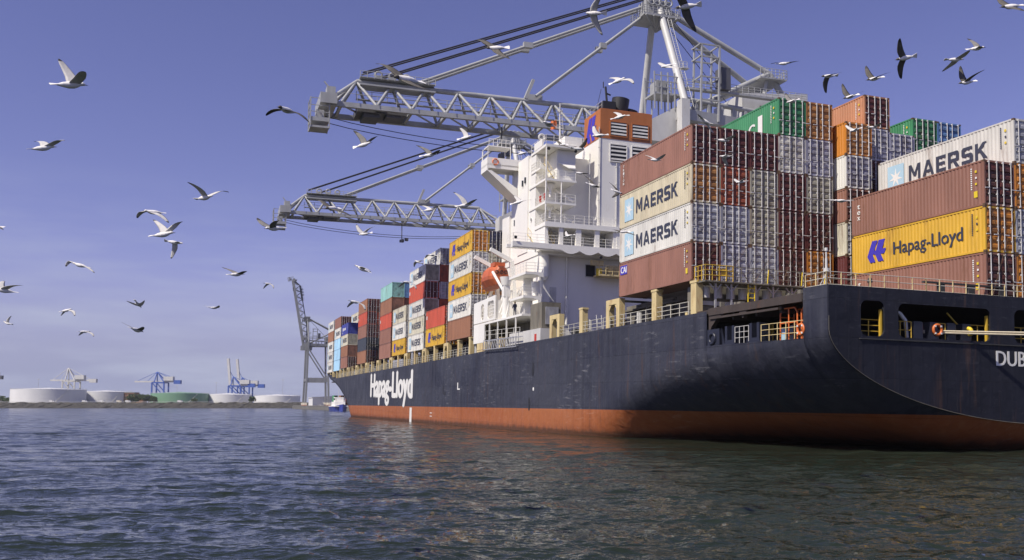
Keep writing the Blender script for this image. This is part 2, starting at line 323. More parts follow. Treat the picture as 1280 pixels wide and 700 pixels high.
# ------------------------------------------------------------------ water
def build_water():
    ang = np.concatenate([np.linspace(-180, -38, 48)[:-1], np.linspace(-38, 38, 1020), np.linspace(38, 180, 48)[1:-1]])
    r = [1.5]
    while r[-1] < 16000:
        q = r[-1]
        r.append(q * (1.05 if q < 11 else 1.0036 if q < 420 else 1.0075 if q < 800 else 1.03))
    r = np.array(r); A, Rr = np.meshgrid(np.radians(ang), r); X = Rr * np.sin(A); Y = Rr * np.cos(A)
    Z = np.zeros_like(X); DX = np.zeros_like(X); DY = np.zeros_like(X); g = np.random.default_rng(3)
    cell = Rr * np.where(Rr < 420, 0.0038, 0.0078) + 0.01
    N = 170
    lam = np.exp(g.uniform(np.log(0.20), np.log(7.0), N)); th = np.radians(-97) + g.normal(0, 0.62, N); ph = g.uniform(0, 6.28, N)
    for L, t, p in zip(lam, th, ph):
        k = 2 * math.pi / L; amp = 0.0036 * L ** 0.62 * (0.8 if L > 2.5 else 1.0); ux, uy = math.cos(t), math.sin(t)
        at = amp * np.clip((L / cell - 1.8) / 2.4, 0, 1) * np.clip((900 - Rr) / 500, 0, 1)
        q = k * (ux * X + uy * Y) + p; Z += at * np.sin(q); DX += 1.1 * at * ux * np.cos(q); DY += 1.1 * at * uy * np.cos(q)
    gust = 0.72 + 0.38 * np.sin(X * 0.055 + 1.2 * np.sin(Y * 0.031)) * np.sin(Y * 0.047 + 0.8)
    Z *= gust; nr, na = X.shape
    V = np.stack([X + DX, Y + DY, Z], -1).reshape(-1, 3).astype(np.float32)
    V = np.concatenate([V, [[0, 0, 0]]]).astype(np.float32)
    i = np.arange(nr - 1)[:, None] * na; j = np.arange(na)[None, :]; j2 = (j + 1) % na
    F = np.stack([i + j, i + j2, i + na + j2, i + na + j], -1).reshape(-1, 4)[:, ::-1]
    T = np.stack([np.arange(na), (np.arange(na) + 1) % na, np.full(na, nr * na)], -1)
    me = bpy.data.meshes.new('water'); me.vertices.add(len(V)); me.vertices.foreach_set('co', V.ravel())
    nl = F.size + T.size; me.loops.add(nl); me.loops.foreach_set('vertex_index', np.concatenate([F.ravel(), T.ravel()]).astype(np.int32))
    st = np.concatenate([np.arange(len(F)) * 4, F.size + np.arange(len(T)) * 3]).astype(np.int32)
    me.polygons.add(len(st)); me.polygons.foreach_set('loop_start', st); me.polygons.foreach_set('use_smooth', np.ones(len(st), bool))
    me.update(calc_edges=True); me.validate()
    m = bpy.data.materials.new('harbour_water'); n, l = nodes_of(m); b = n['Principled BSDF']
    b.inputs['Base Color'].default_value = (0.017, 0.024, 0.016, 1); b.inputs['Roughness'].default_value = 0.08; b.inputs['IOR'].default_value = 1.333
    gp = n.new('ShaderNodeNewGeometry'); ln = n.new('ShaderNodeVectorMath'); ln.operation = 'LENGTH'; l.new(gp.outputs['Position'], ln.inputs[0])
    rr = n.new('ShaderNodeMapRange'); rr.inputs['From Min'].default_value = 25; rr.inputs['From Max'].default_value = 260; rr.inputs['To Min'].default_value = 0.04; rr.inputs['To Max'].default_value = 0.11; l.new(ln.outputs['Value'], rr.inputs['Value']); l.new(rr.outputs[0], b.inputs['Roughness'])
    t = n.new('ShaderNodeTexCoord')
    hs = []
    for sc, st_, wgt in ((1.9, (.75, 1.5, 1), 0.45), (0.55, (.6, 1.6, 1), 0.8), (0.13, (.6, 1.6, 1), 5.0), (5.0, (.8, 1.4, 1), 0.26)):
        mm = n.new('ShaderNodeMapping'); mm.inputs['Scale'].default_value = st_; l.new(t.outputs['Object'], mm.inputs['Vector'])
        q = n.new('ShaderNodeTexNoise'); q.inputs['Scale'].default_value = sc; q.inputs['Detail'].default_value = 2.0; l.new(mm.outputs[0], q.inputs['Vector'])
        x = n.new('ShaderNodeMath'); x.operation = 'MULTIPLY'; x.inputs[1].default_value = wgt; l.new(q.outputs['Fac'], x.inputs[0]); hs.append(x.outputs[0])
    a1 = n.new('ShaderNodeMath'); l.new(hs[0], a1.inputs[0]); l.new(hs[1], a1.inputs[1])
    a3 = n.new('ShaderNodeMath'); l.new(a1.outputs[0], a3.inputs[0]); l.new(hs[2], a3.inputs[1])
    a2 = n.new('ShaderNodeMath'); l.new(a3.outputs[0], a2.inputs[0]); l.new(hs[3], a2.inputs[1])
    bp = n.new('ShaderNodeBump'); bp.inputs['Strength'].default_value = 1.0; bp.inputs['Distance'].default_value = 0.17
    l.new(a2.outputs[0], bp.inputs['Height']); l.new(bp.outputs[0], b.inputs['Normal'])
    me.materials.append(m); o = bpy.data.objects.new('water', me); COL.objects.link(o); tag(o, kind='structure')
build_water()

# ------------------------------------------------------------------ quay and far shore
mb = MB()
mb.box(68.2, 190, 60, 790, -4, 2.6); mb.box(68.0, 68.6, 60, 790, 2.604, 2.85)
for s in range(60, 790, 6): mb.box(67.4, 67.98, s, s + 0.8, -0.8, 2.3)
tag(mb.build('quay', 'concrete', mw=QUAY), kind='structure')

YS = 1000.0
def px(u, v, d): return ((u - 640) / 1126 * d, d, CAM_H + (507 - v) / 1126 * d)
mb = MB(); g = random.Random(4)
mb.box(-1900, -60, YS + 8, YS + 1500, -2, 6.0)
tag(mb.build('shore_ground', 'land'), kind='structure')
mb = MB()
xs = np.arange(-1900, -55, 4.0); rows = 6; vs = []
for k in range(rows):
    for x in xs: vs.append((x + g.uniform(-1.2, 1.2), YS - 4 + 13 * k / (rows - 1) + g.uniform(-1.2, 1.2), -1.5 + 7.9 * k / (rows - 1) + g.uniform(-0.6, 0.6)))
n = len(xs)
mb.add(vs, [(k * n + i, k * n + i + 1, (k + 1) * n + i + 1, (k + 1) * n + i) for k in range(rows - 1) for i in range(n - 1)])
tag(mb.build('riprap_bank', 'rock'), kind='stuff'); 

def tank(u0, u1, vtop, vbot, d, mat, label, cone=2.2, grp=None):
    xa, _, zt = px(u0, vtop, d); xb = px(u1, vtop, d)[0]; r = (xb - xa) / 2; c = ((xa + xb) / 2, d + r * 0.2)
    t = thing('storage_tank', label, 'storage tank', (c[0], c[1], 5.9), WORLD, 'oil storage tanks on the far shore')
    N = 72; b = MB(); v = [(c[0] + r * math.cos(2 * math.pi * i / N), c[1] + r * math.sin(2 * math.pi * i / N), z) for z in (5.9, zt) for i in range(N)]
    b.add(v, [(i, (i + 1) % N, N + (i + 1) % N, N + i) for i in range(N)], 0, True)
    for hz in (0.33, 0.66): b.ring((c[0], c[1], 5.9 + (zt - 5.9) * hz), (0, 0, 1), r + 0.02, 0.05, N, 4)
    part(b, 'shell', mat, t)
    b = MB(); v = [(c[0] + (r + .02) * math.cos(2 * math.pi * i / N), c[1] + (r + .02) * math.sin(2 * math.pi * i / N), zt + dz) for dz in (0.01, 0.5) for i in range(N)] + [(c[0], c[1], zt + 0.5 + cone)]
    b.add(v, [(i, (i + 1) % N, N + (i + 1) % N, N + i) for i in range(N)] + [(N + i, N + (i + 1) % N, 2 * N) for i in range(N)], 0, False)
    part(b, 'roof', mat, t)
    b = MB(); b.rail([(c[0] + (r + .2) * math.cos(a), c[1] + (r + .2) * math.sin(a), zt + 0.4) for a in np.linspace(0, 2 * math.pi, 25)], 1.2, 2, 6, 0.06)
    part(b, 'railing', 'greywhite', t)
    b = MB(); # spiral stair
    for i in range(30):
        a = -0.95 + i * 0.012; z = 5.9 + (zt - 5.9) * i / 30
        b.box(c[0] + (r + .2) * math.cos(a) - .5, c[0] + (r + .2) * math.cos(a) + .5, c[1] + (r + .2) * math.sin(a) - .25, c[1] + (r + .2) * math.sin(a) + .25, z, z + .2)
    part(b, 'stairway', 'greywhite', t)
tank(101, 161, 490.5, 503, 1120, 'tankw', 'white storage tank with low cone roof right of the largest tank')
tank(15, 101, 487.5, 503, 1060, 'tankw', 'largest white storage tank, leftmost on the far shore')
tank(189, 258, 492.5, 503, 1080, 'tankg', 'pale green storage tank, the only green one on the far shore')
tank(257, 313, 494, 503, 1110, 'tankw', 'white storage tank between the green tank and rightmost tank')
tank(318, 374, 495.5, 503.5, 1100, 'tankw', 'rightmost white storage tank, beside the raised-boom crane')

# ------------------------------------------------------------------ ship-to-shore cranes
def truss_boom(hinge, tip, zc, w, ht, mb, r=0.28, rd=0.16, panel=5.5, t_up0=None, heavy=False):
    """three-chord lattice: two lower chords, one upper; along -x from hinge to tip"""
    for y in (-w, w): mb.beam((hinge, y, zc), (tip, y, zc), 1.0 if heavy else 0.6, 1.5 if heavy else 0.75)
    x0 = t_up0 if t_up0 is not None else tip + 6; xu1 = hinge - 6.5
    mb.tube((x0, 0, zc + ht), (xu1, 0, zc + ht), 0.42, 10)
    n = round((xu1 - x0) / panel); P = (xu1 - x0) / n
    for i in range(n + 1):
        xu = x0 + P * i
        for y in (-w, w):
            for dx in (-P / 2, P / 2):
                if xu + dx > hinge: continue
                mb.tube((xu, 0, zc + ht), (xu + dx, y, zc + 0.3), 0.24, 8)
        if xu - P / 2 > tip: mb.beam((xu - P / 2, -w, zc), (xu - P / 2, w, zc), 0.45)
        if i < n and xu + P / 2 < hinge: mb.tube((xu - P / 2, -w, zc), (xu + P / 2, w, zc), 0.15, 6)
    for y in (-w, w): mb.tube((xu1, 0, zc + ht), (hinge, y, zc + 0.3), 0.3, 8)
    for y in (-w, w): mb.tube((x0, 0, zc + ht), (x0 - 7.5 if x0 - 7.5 > tip else tip, y, zc + 0.3), 0.3, 8)

HT, ZB, TIP = 69.5, 48.4, 14.2
def sts_crane(label, s0, raised=0.0):
    t = thing('quay_crane', label, 'crane', (72, s0, 2.6), QUAY, 'ship-to-shore cranes on the container quay')
    X0 = 72
    for y in (-9, 9):
        b = MB(); b.beam((X0, s0 + y * 1.05, 4.6), (X0 + 0.8, s0 + y, 24), 1.5, 1.8); b.beam((X0 + 0.8, s0 + y, 24), (X0 + 1.5, s0 + y * 0.95, ZB + 5), 1.5, 1.7)
        part(b, 'sea_leg', 'cranew', t)
        b = MB(); b.beam((X0 + 18, s0 + y * 1.05, 4.6), (X0 + 17.5, s0 + y, 24), 1.5, 1.8); b.beam((X0 + 17.5, s0 + y, 24), (X0 + 17, s0 + y * .95, ZB + 3.5), 1.3, 1.5)
        part(b, 'land_leg', 'cranew', t)
        b = MB(); b.beam((X0 + 1, s0 + y, 23), (X0 + 17.5, s0 + y, 23), 1.3, 3.4)
        part(b, 'portal_beam', 'crane', t)
        b = MB(); b.tube((X0 + 2, s0 + y, ZB - 1), (X0 + 16.5, s0 + y, 25), 0.5, 8); part(b, 'diagonal_brace', 'crane', t)
        b = MB(); b.beam((X0 + 1, s0 + y * .95, ZB + 2.5), (X0 + 33, s0 + y * .5, ZB + 2.5), 1.2, 1.8); part(b, 'girder', 'crane', t)
        b = MB(); b.tube((X0 + 2, s0 + y * .95, ZB + 4), (X0 + 1.2, s0 + y * 0.12, 72.5), 0.62, 10)
        if y < 0:
            b.ladder((X0 + 3.1, s0 + y * .95, ZB + 4), (X0 + 2.3, s0 + y * .2, 72), 0.7, 0.05, 0.5, 0, (1, 0, 0)); b.rail([(X0 + 2.6, s0 - 5.6, 60), (X0 + 4.0, s0 - 5.6, 60)], 1.3, 3, .7, .04); b.box(X0 + 2.6, X0 + 4, s0 - 6.3, s0 - 5.3, 59.9, 60)
        part(b, 'a_frame_leg', 'cranew', t)
        b = MB()
        for x in (X0 - 0.2, X0 + 18):
            for k in range(4):
                yc = s0 + y * 1.05 + (k - 1.5) * 2.2
                b.prism([(x - 1.0, yc - .95, 3.3), (x - 1.0, yc + .95, 3.3), (x - 1.0, yc + .6, 5.0), (x - 1.0, yc - .6, 5.0)], (2.0, 0, 0))
                b.box(x - .7, x + .7, yc - 1.0, yc + 1.0, 2.62, 3.28, 1)
        part(b, 'travel_bogie', ['beige', 'orange'], t)
    for x, z in ((X0 + .8, 23), (X0 + 17.5, 23), (X0 + 1.5, ZB + 3), (X0 + 17, ZB + 3)):
        b = MB(); b.beam((x, s0 - 9, z), (x, s0 + 9, z), 1.2, 2.0); part(b, 'cross_beam', 'crane', t)
    # apex platform with sheaves
    b = MB(); b.box(X0 - 2.5, X0 + 4.5, s0 - 2.6, s0 + 2.6, 70.2, 70.6); b.box(X0 - 1.5, X0 + 3.2, s0 - 1.5, s0 + 1.5, 70.9, 73.6)
    b.rail([(X0 - 2.5, s0 - 2.6, 70.6), (X0 + 4.5, s0 - 2.6, 70.6), (X0 + 4.5, s0 + 2.6, 70.6), (X0 - 2.5, s0 + 2.6, 70.6), (X0 - 2.5, s0 - 2.6, 70.6)], 1.3, 3, 0.9, 0.05)
    for k in range(4): b.ring((X0 - .6 + k * 1.1, s0 - 1.8, 73.2), (0, 1, 0), .7, .16, 14, 6)
    for k in range(5): b.beam((X0 - 2.2 + k * 1.5, s0 - 2.6, 70.2), (X0 + 1, s0, 68.4), .25)
    part(b, 'apex_platform', 'crane', t)
    # back stays, machinery
    for y in (-3.2, 3.2):
        b = MB(); b.tube((X0 + 2.5, s0 + y * .3, 72.2), (X0 + 22, s0 + y, 62.2), .5, 8); b.tube((X0 + 22, s0 + y, 62.2), (X0 + 29, s0 + y, ZB + 4), .55, 8); b.tube((X0 + 22, s0 + y, 62.2), (X0 + 3, s0 + y, ZB + 4), .5, 8)
        part(b, 'back_stay', 'crane', t)
    b = MB(); b.box(X0 + 19, X0 + 24.5, s0 - 5, s0 + 5, 60.6, 60.85); b.rail([(X0 + 19, s0 - 5, 60.85), (X0 + 24.5, s0 - 5, 60.85), (X0 + 24.5, s0 + 5, 60.85)], 1.6, 3, .8, .05); b.beam((X0 + 21, s0 - 4, 60.6), (X0 + 20, s0 - 3, 55), .5)
    part(b, 'stay_platform', 'crane', t)
    b = MB(); b.box(X0 + 15.5, X0 + 29, s0 - 4.4, s0 + 5, ZB + 4, ZB + 9.2); b.prism([(X0 + 15.5, s0 - 4.4, ZB + 9.2), (X0 + 29, s0 - 4.4, ZB + 9.2), (X0 + 29, s0 - 4.4, ZB + 10.4)], (0, 9.4, 0)); b.box(X0 + 19, X0 + 21, s0 - 4.6, s0 - 4.42, ZB + 5.2, ZB + 7.2, 1)
    part(b, 'machinery_house', ['cranew', 'craned'], t)
    b = MB(); b.box(X0 + 3, X0 + 27, s0 - 7.2, s0 - 6.2, 56.0, 56.35); b.rail([(X0 + 3, s0 - 7.2, 56.35), (X0 + 27, s0 - 7.2, 56.35)], 1.3, 3, 1.2, .05); b.tube((X0 + 2, s0 - 6.5, 54.4), (X0 + 26, s0 - 6.5, 53.2), .45, 8)
    for k in range(9): b.beam((X0 + 5 + k * 2.4, s0 - 6.6, 51), (X0 + 5 + k * 2.4, s0 - 6.6, 54), .5)
    part(b, 'walkway', 'crane', t)
    b = MB()
    for x in (X0 + 4.8, X0 + 8.2):
        for y in (-8.4, -5.8): b.beam((x, s0 + y, ZB + 2), (x + .5, s0 + y, 63.6), .28)
    for z in (54, 58, 61.5, 63.6):
        b.beam((X0 + 4.8, s0 - 8.4, z), (X0 + 8.6, s0 - 8.4, z), .22); b.beam((X0 + 4.8, s0 - 5.8, z), (X0 + 8.6, s0 - 5.8, z), .22); b.beam((X0 + 5, s0 - 8.4, z), (X0 + 5, s0 - 5.8, z), .22); b.beam((X0 + 8.5, s0 - 8.4, z), (X0 + 8.5, s0 - 5.8, z), .22)
    b.box(X0 + 9.2, X0 + 11, s0 - 8, s0 - 6, 56.4, 60.2, 1)
    part(b, 'stair_tower', ['crane', 'craned'], t)
    b = MB(); b.prism([(X0 - 4.2, s0 - 7, 46.5), (X0 + 4.5, s0 - 7, 46.5), (X0 + 5.5, s0 - 7, 52.2), (X0 + 1.5, s0 - 7, 53.0), (X0 - 4.2, s0 - 7, 49.8)], (0, 3.4, 0)); part(b, 'winch_house', 'cranew', t)
    b = MB()
    b.box(X0 - 3, X0 + 2, s0 - 7, s0 - 3.5, 54.6, 54.9)
    for x in np.arange(X0 - 3, X0 + 2.1, 1.25):
        for y in (-7, -3.5): b.beam((x, s0 + y, 52), (x, s0 + y, 58.4), .2)
    for z in (55.8, 56.8, 57.8): b.beam((X0 - 3, s0 - 7, z), (X0 + 2, s0 - 7, z), .12); b.beam((X0 - 3, s0 - 3.5, z), (X0 + 2, s0 - 3.5, z), .12)
    b.box(X0 - 2.4, X0 - .3, s0 - 6.4, s0 - 4.2, 54.9, 57)
    part(b, 'equipment_cage', 'crane', t)
    # boom, hinged at the sea legs
    hx, hz = X0 - 1.0, ZB
    rot = Matrix.Translation((hx, s0, hz)) @ Matrix.Rotation(raised, 4, 'Y') @ Matrix.Translation((-hx, -s0, -hz))
    def rp(mb):
        mb.v = [tuple(rot @ Vector((x, y + s0, z))) for x, y, z in mb.v]; return mb
    b = MB(); truss_boom(hx, TIP + 1.5, ZB, 3.0, 4.9, b, t_up0=20.6, heavy=raised > 0)
    boom = part(rp(b), 'boom', 'crane', t)
    b = MB(); b.box(20.5, hx - 2, -0.75, -0.05, ZB + 1.9, ZB + 2.0); b.rail([(20.5, -.75, ZB + 2), (hx - 2, -.75, ZB + 2)], 1.2, 2, 2.4, .05); part(rp(b), 'boom_walkway', 'crane', boom)
    b = MB(); b.rail([(TIP + 3, -3.5, ZB + .5), (hx - 2, -3.5, ZB + .5)], 1.2, 1, 3, .035); part(rp(b), 'handrail', 'crane', boom)
    b = MB(); b.box(TIP + .5, TIP + 3.0, -3.8, 3.8, ZB - 0.2, ZB + 1.4); b.box(TIP - .9, TIP + 1.9, -3.4, -0.6, ZB - 4.0, ZB - 3.7); b.box(TIP - .9, TIP + 1.9, -3.4, -.6, ZB - 3.0, ZB - 2.4)
    for x in (TIP - .9, TIP + 1.9):
        for y in (-3.4, -.6): b.beam((x, y, ZB - 4), (x, y, ZB + .6), .18)
    for z in (ZB - 1.6, ZB - .6, ZB + .5): b.beam((TIP - .9, -3.4, z), (TIP + 1.9, -3.4, z), .1); b.beam((TIP - .9, -3.4, z), (TIP - .9, -.6, z), .1); b.beam((TIP + 1.9, -3.4, z), (TIP + 1.9, -.6, z), .1)
    b.box(TIP, TIP + 1.2, -2.6, -1.2, ZB - 2.3, ZB - 1); b.box(TIP + 1.5, TIP + 2.8, -3.2, -1.4, ZB + 1.4, ZB + 2.6); b.beam((TIP + 2, -2.2, ZB + 2.6), (TIP + 1.2, -2.2, ZB + 3.6), .2)
    part(rp(b), 'tip_platform', 'crane', boom)
    b = MB(); b.box(20.5, 28.2, -2.2, 2.2, ZB - .5, ZB + .5); b.box(21.5, 24, -1.8, 1.8, ZB - 1.1, ZB - .5); b.box(25, 27.4, -2.0, .6, ZB - .9, ZB - .5)
    part(rp(b), 'trolley', 'craned', boom)
    b = MB(); b.box(21, 33, -1.3, 1.3, ZB + 4.1, ZB + 4.35); b.rail([(21, -1.3, ZB + 5.2), (33, -1.3, ZB + 5.2)], 1.1, 2, 1.1, .045); b.box(21, 33, -1.3, 1.3, ZB + 5.35, ZB + 5.45)
    for k in range(3): b.ring((24 + k * 2.2, -.5, ZB + 6.2), (0, 1, 0), .55, .15, 12, 6); b.box(23.5 + k * 2.2, 24.5 + k * 2.2, -.9, .9, ZB + 5.4, ZB + 6.0)
    part(rp(b), 'sheave_platform', 'crane', boom)
    b = MB(); b.beam((48.6, 0, ZB + 5.2), (50.0, 0, ZB + 8.6), .9, .5); b.box(49.0, 51.5, -.5, .5, ZB + 5.0, ZB + 6.0)
    part(rp(b), 'stay_bracket', 'crane', boom)
    if raised == 0:
        for y in (-.9, .9):
            b = MB(); b.tube((30, s0 + y, ZB + 5.4), (X0 - 2, s0 + y, 72.2), .26, 8); p = Vector((30, s0 + y, ZB + 5.4)).lerp(Vector((X0 - 2, s0 + y, 72.2)), .47); b.box(p.x - .8, p.x + .8, p.y - .35, p.y + .35, p.z - .4, p.z + .5); part(b, 'fore_stay', 'crane', t)
            b = MB(); b.tube((50.2, s0 + y, ZB + 5.6), (X0 - 1.4, s0 + y, 70.9), .26, 8); p = Vector((50.2, s0 + y, ZB + 5.6)).lerp(Vector((X0 - 1.4, s0 + y, 70.9)), .6); b.box(p.x - .6, p.x + .6, p.y - .35, p.y + .35, p.z - .4, p.z + .5); part(b, 'inner_stay', 'crane', t)
        for k, (z1, z2) in enumerate(((ZB + 5.6, 74.2), (ZB + 6.3, 75.2))):
            for y in (-.5, .5):
                b = MB(); b.tube((21.5 + 2.2 * (1 - k), s0 + y, z1), (X0 - 1, s0 + y, z2), .13, 6); part(b, 'hoist_rope', 'cable', t)
        for y in (-1.2, 1.6):
            b = MB(); pts = [(TIP + 1.5 + (hx - TIP - 1.5) * i / 14, s0 + y, ZB - 1.5 - 2.2 * math.sin(math.pi * i / 14) ** .8) for i in range(15)]; b.path(pts, .06, 4); part(b, 'trolley_rope', 'cable', t)
        b = MB(); b.tube((44.5, s0, ZB), (44.5, s0, ZB - 4.5), .12); b.box(44.0, 45.0, s0 - .5, s0 + .5, ZB - 5.1, ZB - 4.5); b.box(45.3, 46.1, s0 - .4, s0 + .4, ZB - 4.7, ZB - 4.0); b.beam((44.5, s0, ZB - 4.4), (45.7, s0, ZB - 4.1), .12); part(b, 'festoon_block', 'craned', t)
    for x1, y in ((X0 + 22, -1.2), (X0 + 22, 1.2)):
        b = MB(); b.tube((X0 + 2, s0 + y, 72.5), (x1 - 3, s0 + y, ZB + 6), .07, 4); part(b, 'hoist_rope', 'cable', t)
    return t
sts_crane('large grey quay crane with lowered lattice boom passing behind the white bridge', 138)
sts_crane('grey quay crane with lowered boom above the forward containers, left of the bridge', 219)
M['cranefar'] = PM('crane_dark_grey', (0.22, 0.225, 0.23), 0.55, var=0.25, scale=0.3)
_c3 = sts_crane('distant grey quay crane with raised boom beyond the ship\'s bow', 735, R(80))
for _o in _c3.children_recursive:
    for _i, _m in enumerate(_o.data.materials):
        if _m in (M['crane'], M['cranew']): _o.data.materials[_i] = M['cranefar']

def far_crane(label, u, d, hh, up, mats, boomL, boomR, booms=('lower',)):
    """small far crane seen side-on; hh = boom height, up = apex height; widths in metres along the picture"""
    x, y, _ = px(u, 507, d)
    t = thing('port_crane', label, 'crane', (x, y, 6.0), WORLD, 'far cranes behind the storage tanks')
    a, c = mats
    for dx in (-9, 9):
        for dy in (-9, 9):
            b = MB(); b.beam((x + dx, y + dy, 6), (x + dx, y + dy, hh), 1.8); part(b, 'leg', a, t)
    b = MB(); 
    for dy in (-9, 9): b.beam((x - 9, y + dy, hh * .45), (x + 9, y + dy, hh * .45), 1.6); b.beam((x - 9, y + dy, hh), (x + 9, y + dy, hh), 1.8); b.tube((x - 9, y + dy, hh), (x + 9, y + dy, hh * .45), .7)
    part(b, 'portal_frame', a, t)
    b = MB(); b.beam((x - 10, y, hh + 1.5), (x + boomR, y, hh + 1.5), 3, 2.4); part(b, 'girder', c, t)
    b = MB()
    for dy in (-6, 6): b.tube((x - 7, y + dy, hh), (x - 5, y, up), .8); b.tube((x + 8, y + dy, hh), (x - 5, y, up), .8)
    part(b, 'a_frame', a, t)
    b = MB(); b.box(x + 6, x + 20, y - 4, y + 4, hh + 3, hh + 9); part(b, 'machinery_house', 'cranew', t)
    b = MB()
    if 'lower' in booms:
        b.beam((x - 9, y, hh + 1.5), (x - boomL, y, hh + 1.5), 3, 2.2); part(b, 'boom', c, t)
        b = MB(); b.tube((x - 5, y, up), (x - boomL * .9, y, hh + 2.5), .35); b.tube((x - 5, y, up), (x - boomL * .5, y, hh + 2.5), .35); b.tube((x - 5, y, up), (x + boomR * .8, y, hh + 2.5), .35); b.tube((x - 5, y, up), (x + 18, y, hh + 8), .35); part(b, 'stay', a, t)
    else:
        b.beam((x - 9, y, hh + 1.5), (x - 9 - boomL * .1, y, hh + boomL), 3.4, 4.2); part(b, 'boom', c, t)
        b = MB(); b.tube((x - 5, y, up), (x - 9 - boomL * .06, y, hh + boomL * .6), .4); b.tube((x - 5, y, up), (x + boomR * .8, y, hh + 2.5), .35); part(b, 'stay', a, t)
    b = MB(); b.box(x + boomR - 8, x + boomR + 2, y - 3, y + 3, hh - 2, hh + 3.6); part(b, 'counter_platform', a, t)
    return t
far_crane('white far crane with lowered boom behind the two leftmost tanks', 90, 1350, 39, 59, ('cranew', 'cranew'), 31, 36)
far_crane('blue far crane with lowered pale boom behind the green tank', 201, 1350, 37, 53, ('craneblue', 'cranew'), 38, 29)
far_crane('left of the two blue far cranes with raised boom behind white tank', 296, 1350, 32, 46, ('craneblue', 'cranew'), 41, 26, ('up',))
far_crane('right of the two blue far cranes with raised boom behind white tank', 307, 1390, 32, 46, ('craneblue', 'cranew'), 42, 28, ('up',))
far_crane('far crane cut by the left edge of the view, only boom tip showing', -18, 1350, 44, 64, ('craned', 'craned'), 30, 24)

# ------------------------------------------------------------------ the container ship
ship = thing('container_ship', 'large navy container ship with red waterline and white superstructure lying at the quay', 'ship', (49, 42.3, -3), SHIP)
TC, HBM = 49.0, 16.17
def lerp_tab(tab, x):
    return float(np.interp(x, [a for a, _ in tab], [b for _, b in tab]))
ZBT = [(42.3, -1), (43.4, -2.3), (45, -3.0), (50, -3.15), (56, -3.3), (62, -3.8), (66, -4.3), (70, -6.5), (73.6, -10), (80, -11), (300, -11)]
ZFT = [(42.3, 4.2), (50, 3.7), (58, 3.0), (63, 2.0), (68, 0.4), (73.6, -1.9), (80, -3.3), (95, -4.8), (300, -4.8)]
ZDT = [(42.3, 6.74), (44.49, 6.78), (44.5, 3.8), (55.3, 3.9), (55.31, 6.3), (72, 6.25), (98, 6.1), (115, 5.75), (162, 5.3), (245, 4.5), (254, 4.55), (262, 5.6), (272, 6.4), (296, 7.2)]
SFT = [(-9, 212), (-4.3, 218), (-2.8, 221), (-1.3, 225), (.1, 231), (1.8, 239), (3.2, 248), (4.4, 260), (6, 268), (8, 270)]
SET = [(-9, 258), (-4, 262), (0, 272), (4, 287), (8, 298)]
def hb(s, z):
    zb, zf = lerp_tab(ZBT, s), lerp_tab(ZFT, s)
    q = min(1, max(0, (z - zb) / (zf - zb))); h = HBM * math.sqrt(max(0, 1 - (1 - q) ** 1.8))
    sf, se = lerp_tab(SFT, z), lerp_tab(SET, z)
    if s > sf: h *= max(0.0, 1 - ((s - sf) / (se - sf)) ** 2.0)
    return h
zboot = lambda s: -0.05 - 0.0112 * s
stations = [42.3, 43, 44, 44.49, 44.5, 45, 46, 47, 48, 49, 50, 51, 52, 53, 54, 55.3, 55.31, 56] + list(range(57, 96, 2)) + list(range(97, 208, 6)) + list(range(210, 298, 2))
NR1, NR2 = 8, 26
b = MB()
for sd in (-1, 1):
    grid = []
    for s in stations:
        zb = lerp_tab(ZBT, s); zk = max(min(zboot(s), 99), zb + 0.05); zd = lerp_tab(ZDT, s); row = []
        zs = [zb + (zk - zb) * (i / NR1) ** 1.5 for i in range(NR1 + 1)] + [zk + (zd - zk) * i / NR2 for i in range(1, NR2 + 1)]
        for z in zs: row.append((TC + sd * hb(s, z), s, z))
        grid.append(row)
    nz = NR1 + NR2 + 1; o = [p for row in grid for p in row]; F1, F2 = [], []
    for i in range(len(stations) - 1):
        for j in range(nz - 1):
            q = (i * nz + j, i * nz + j + 1, (i + 1) * nz + j + 1, (i + 1) * nz + j)
            if sd > 0: q = q[::-1]
            (F1 if j < NR1 else F2).append(q)
    k = len(b.v); b.v.extend(o)
    for F, mi in ((F1, 1), (F2, 0)):
        for q in F: b.f.append(tuple(a + k for a in q)); b.m.append(mi); b.s.append(True)
hull = part(b, 'hull', ['hull', 'boot'], ship)

# transom plate with its three kinds of openings (curve fill makes the holes)
def plate_with_holes(outer, holes, th):
    cu = bpy.data.curves.new('plate', 'CURVE'); cu.dimensions = '2D'; cu.fill_mode = 'BOTH'; cu.extrude = th / 2
    for poly in [outer] + holes:
        sp = cu.splines.new('POLY'); sp.points.add(len(poly) - 1); sp.use_cyclic_u = True
        for p, (x, y) in zip(sp.points, poly): p.co = (x, y, 0, 1)
    ob = bpy.data.objects.new('plate_tmp', cu); COL.objects.link(ob); dg = bpy.context.evaluated_depsgraph_get()
    me = bpy.data.meshes.new_from_object(ob.evaluated_get(dg)); bpy.data.objects.remove(ob)
    v = [w.co[:] for w in me.vertices]; f = [tuple(p.vertices) for p in me.polygons]; bpy.data.meshes.remove(me); return v, f
def rrect(x0, x1, z0, z1, r, n=6):
    P = []
    for cx, cz, a0 in ((x1 - r, z1 - r, 0), (x0 + r, z1 - r, 90), (x0 + r, z0 + r, 180), (x1 - r, z0 + r, 270)):
        for i in range(n + 1): a = R(a0 + 90 * i / n); P.append((cx + r * math.cos(a), cz + r * math.sin(a)))
    return P
zz = [-1 + (7.74) * (i / 40) ** 1.6 for i in range(41)]
outer = [(TC - hb(42.3, z), z) for z in reversed(zz)] + [(TC + hb(42.3, z), z) for z in zz[1:]]
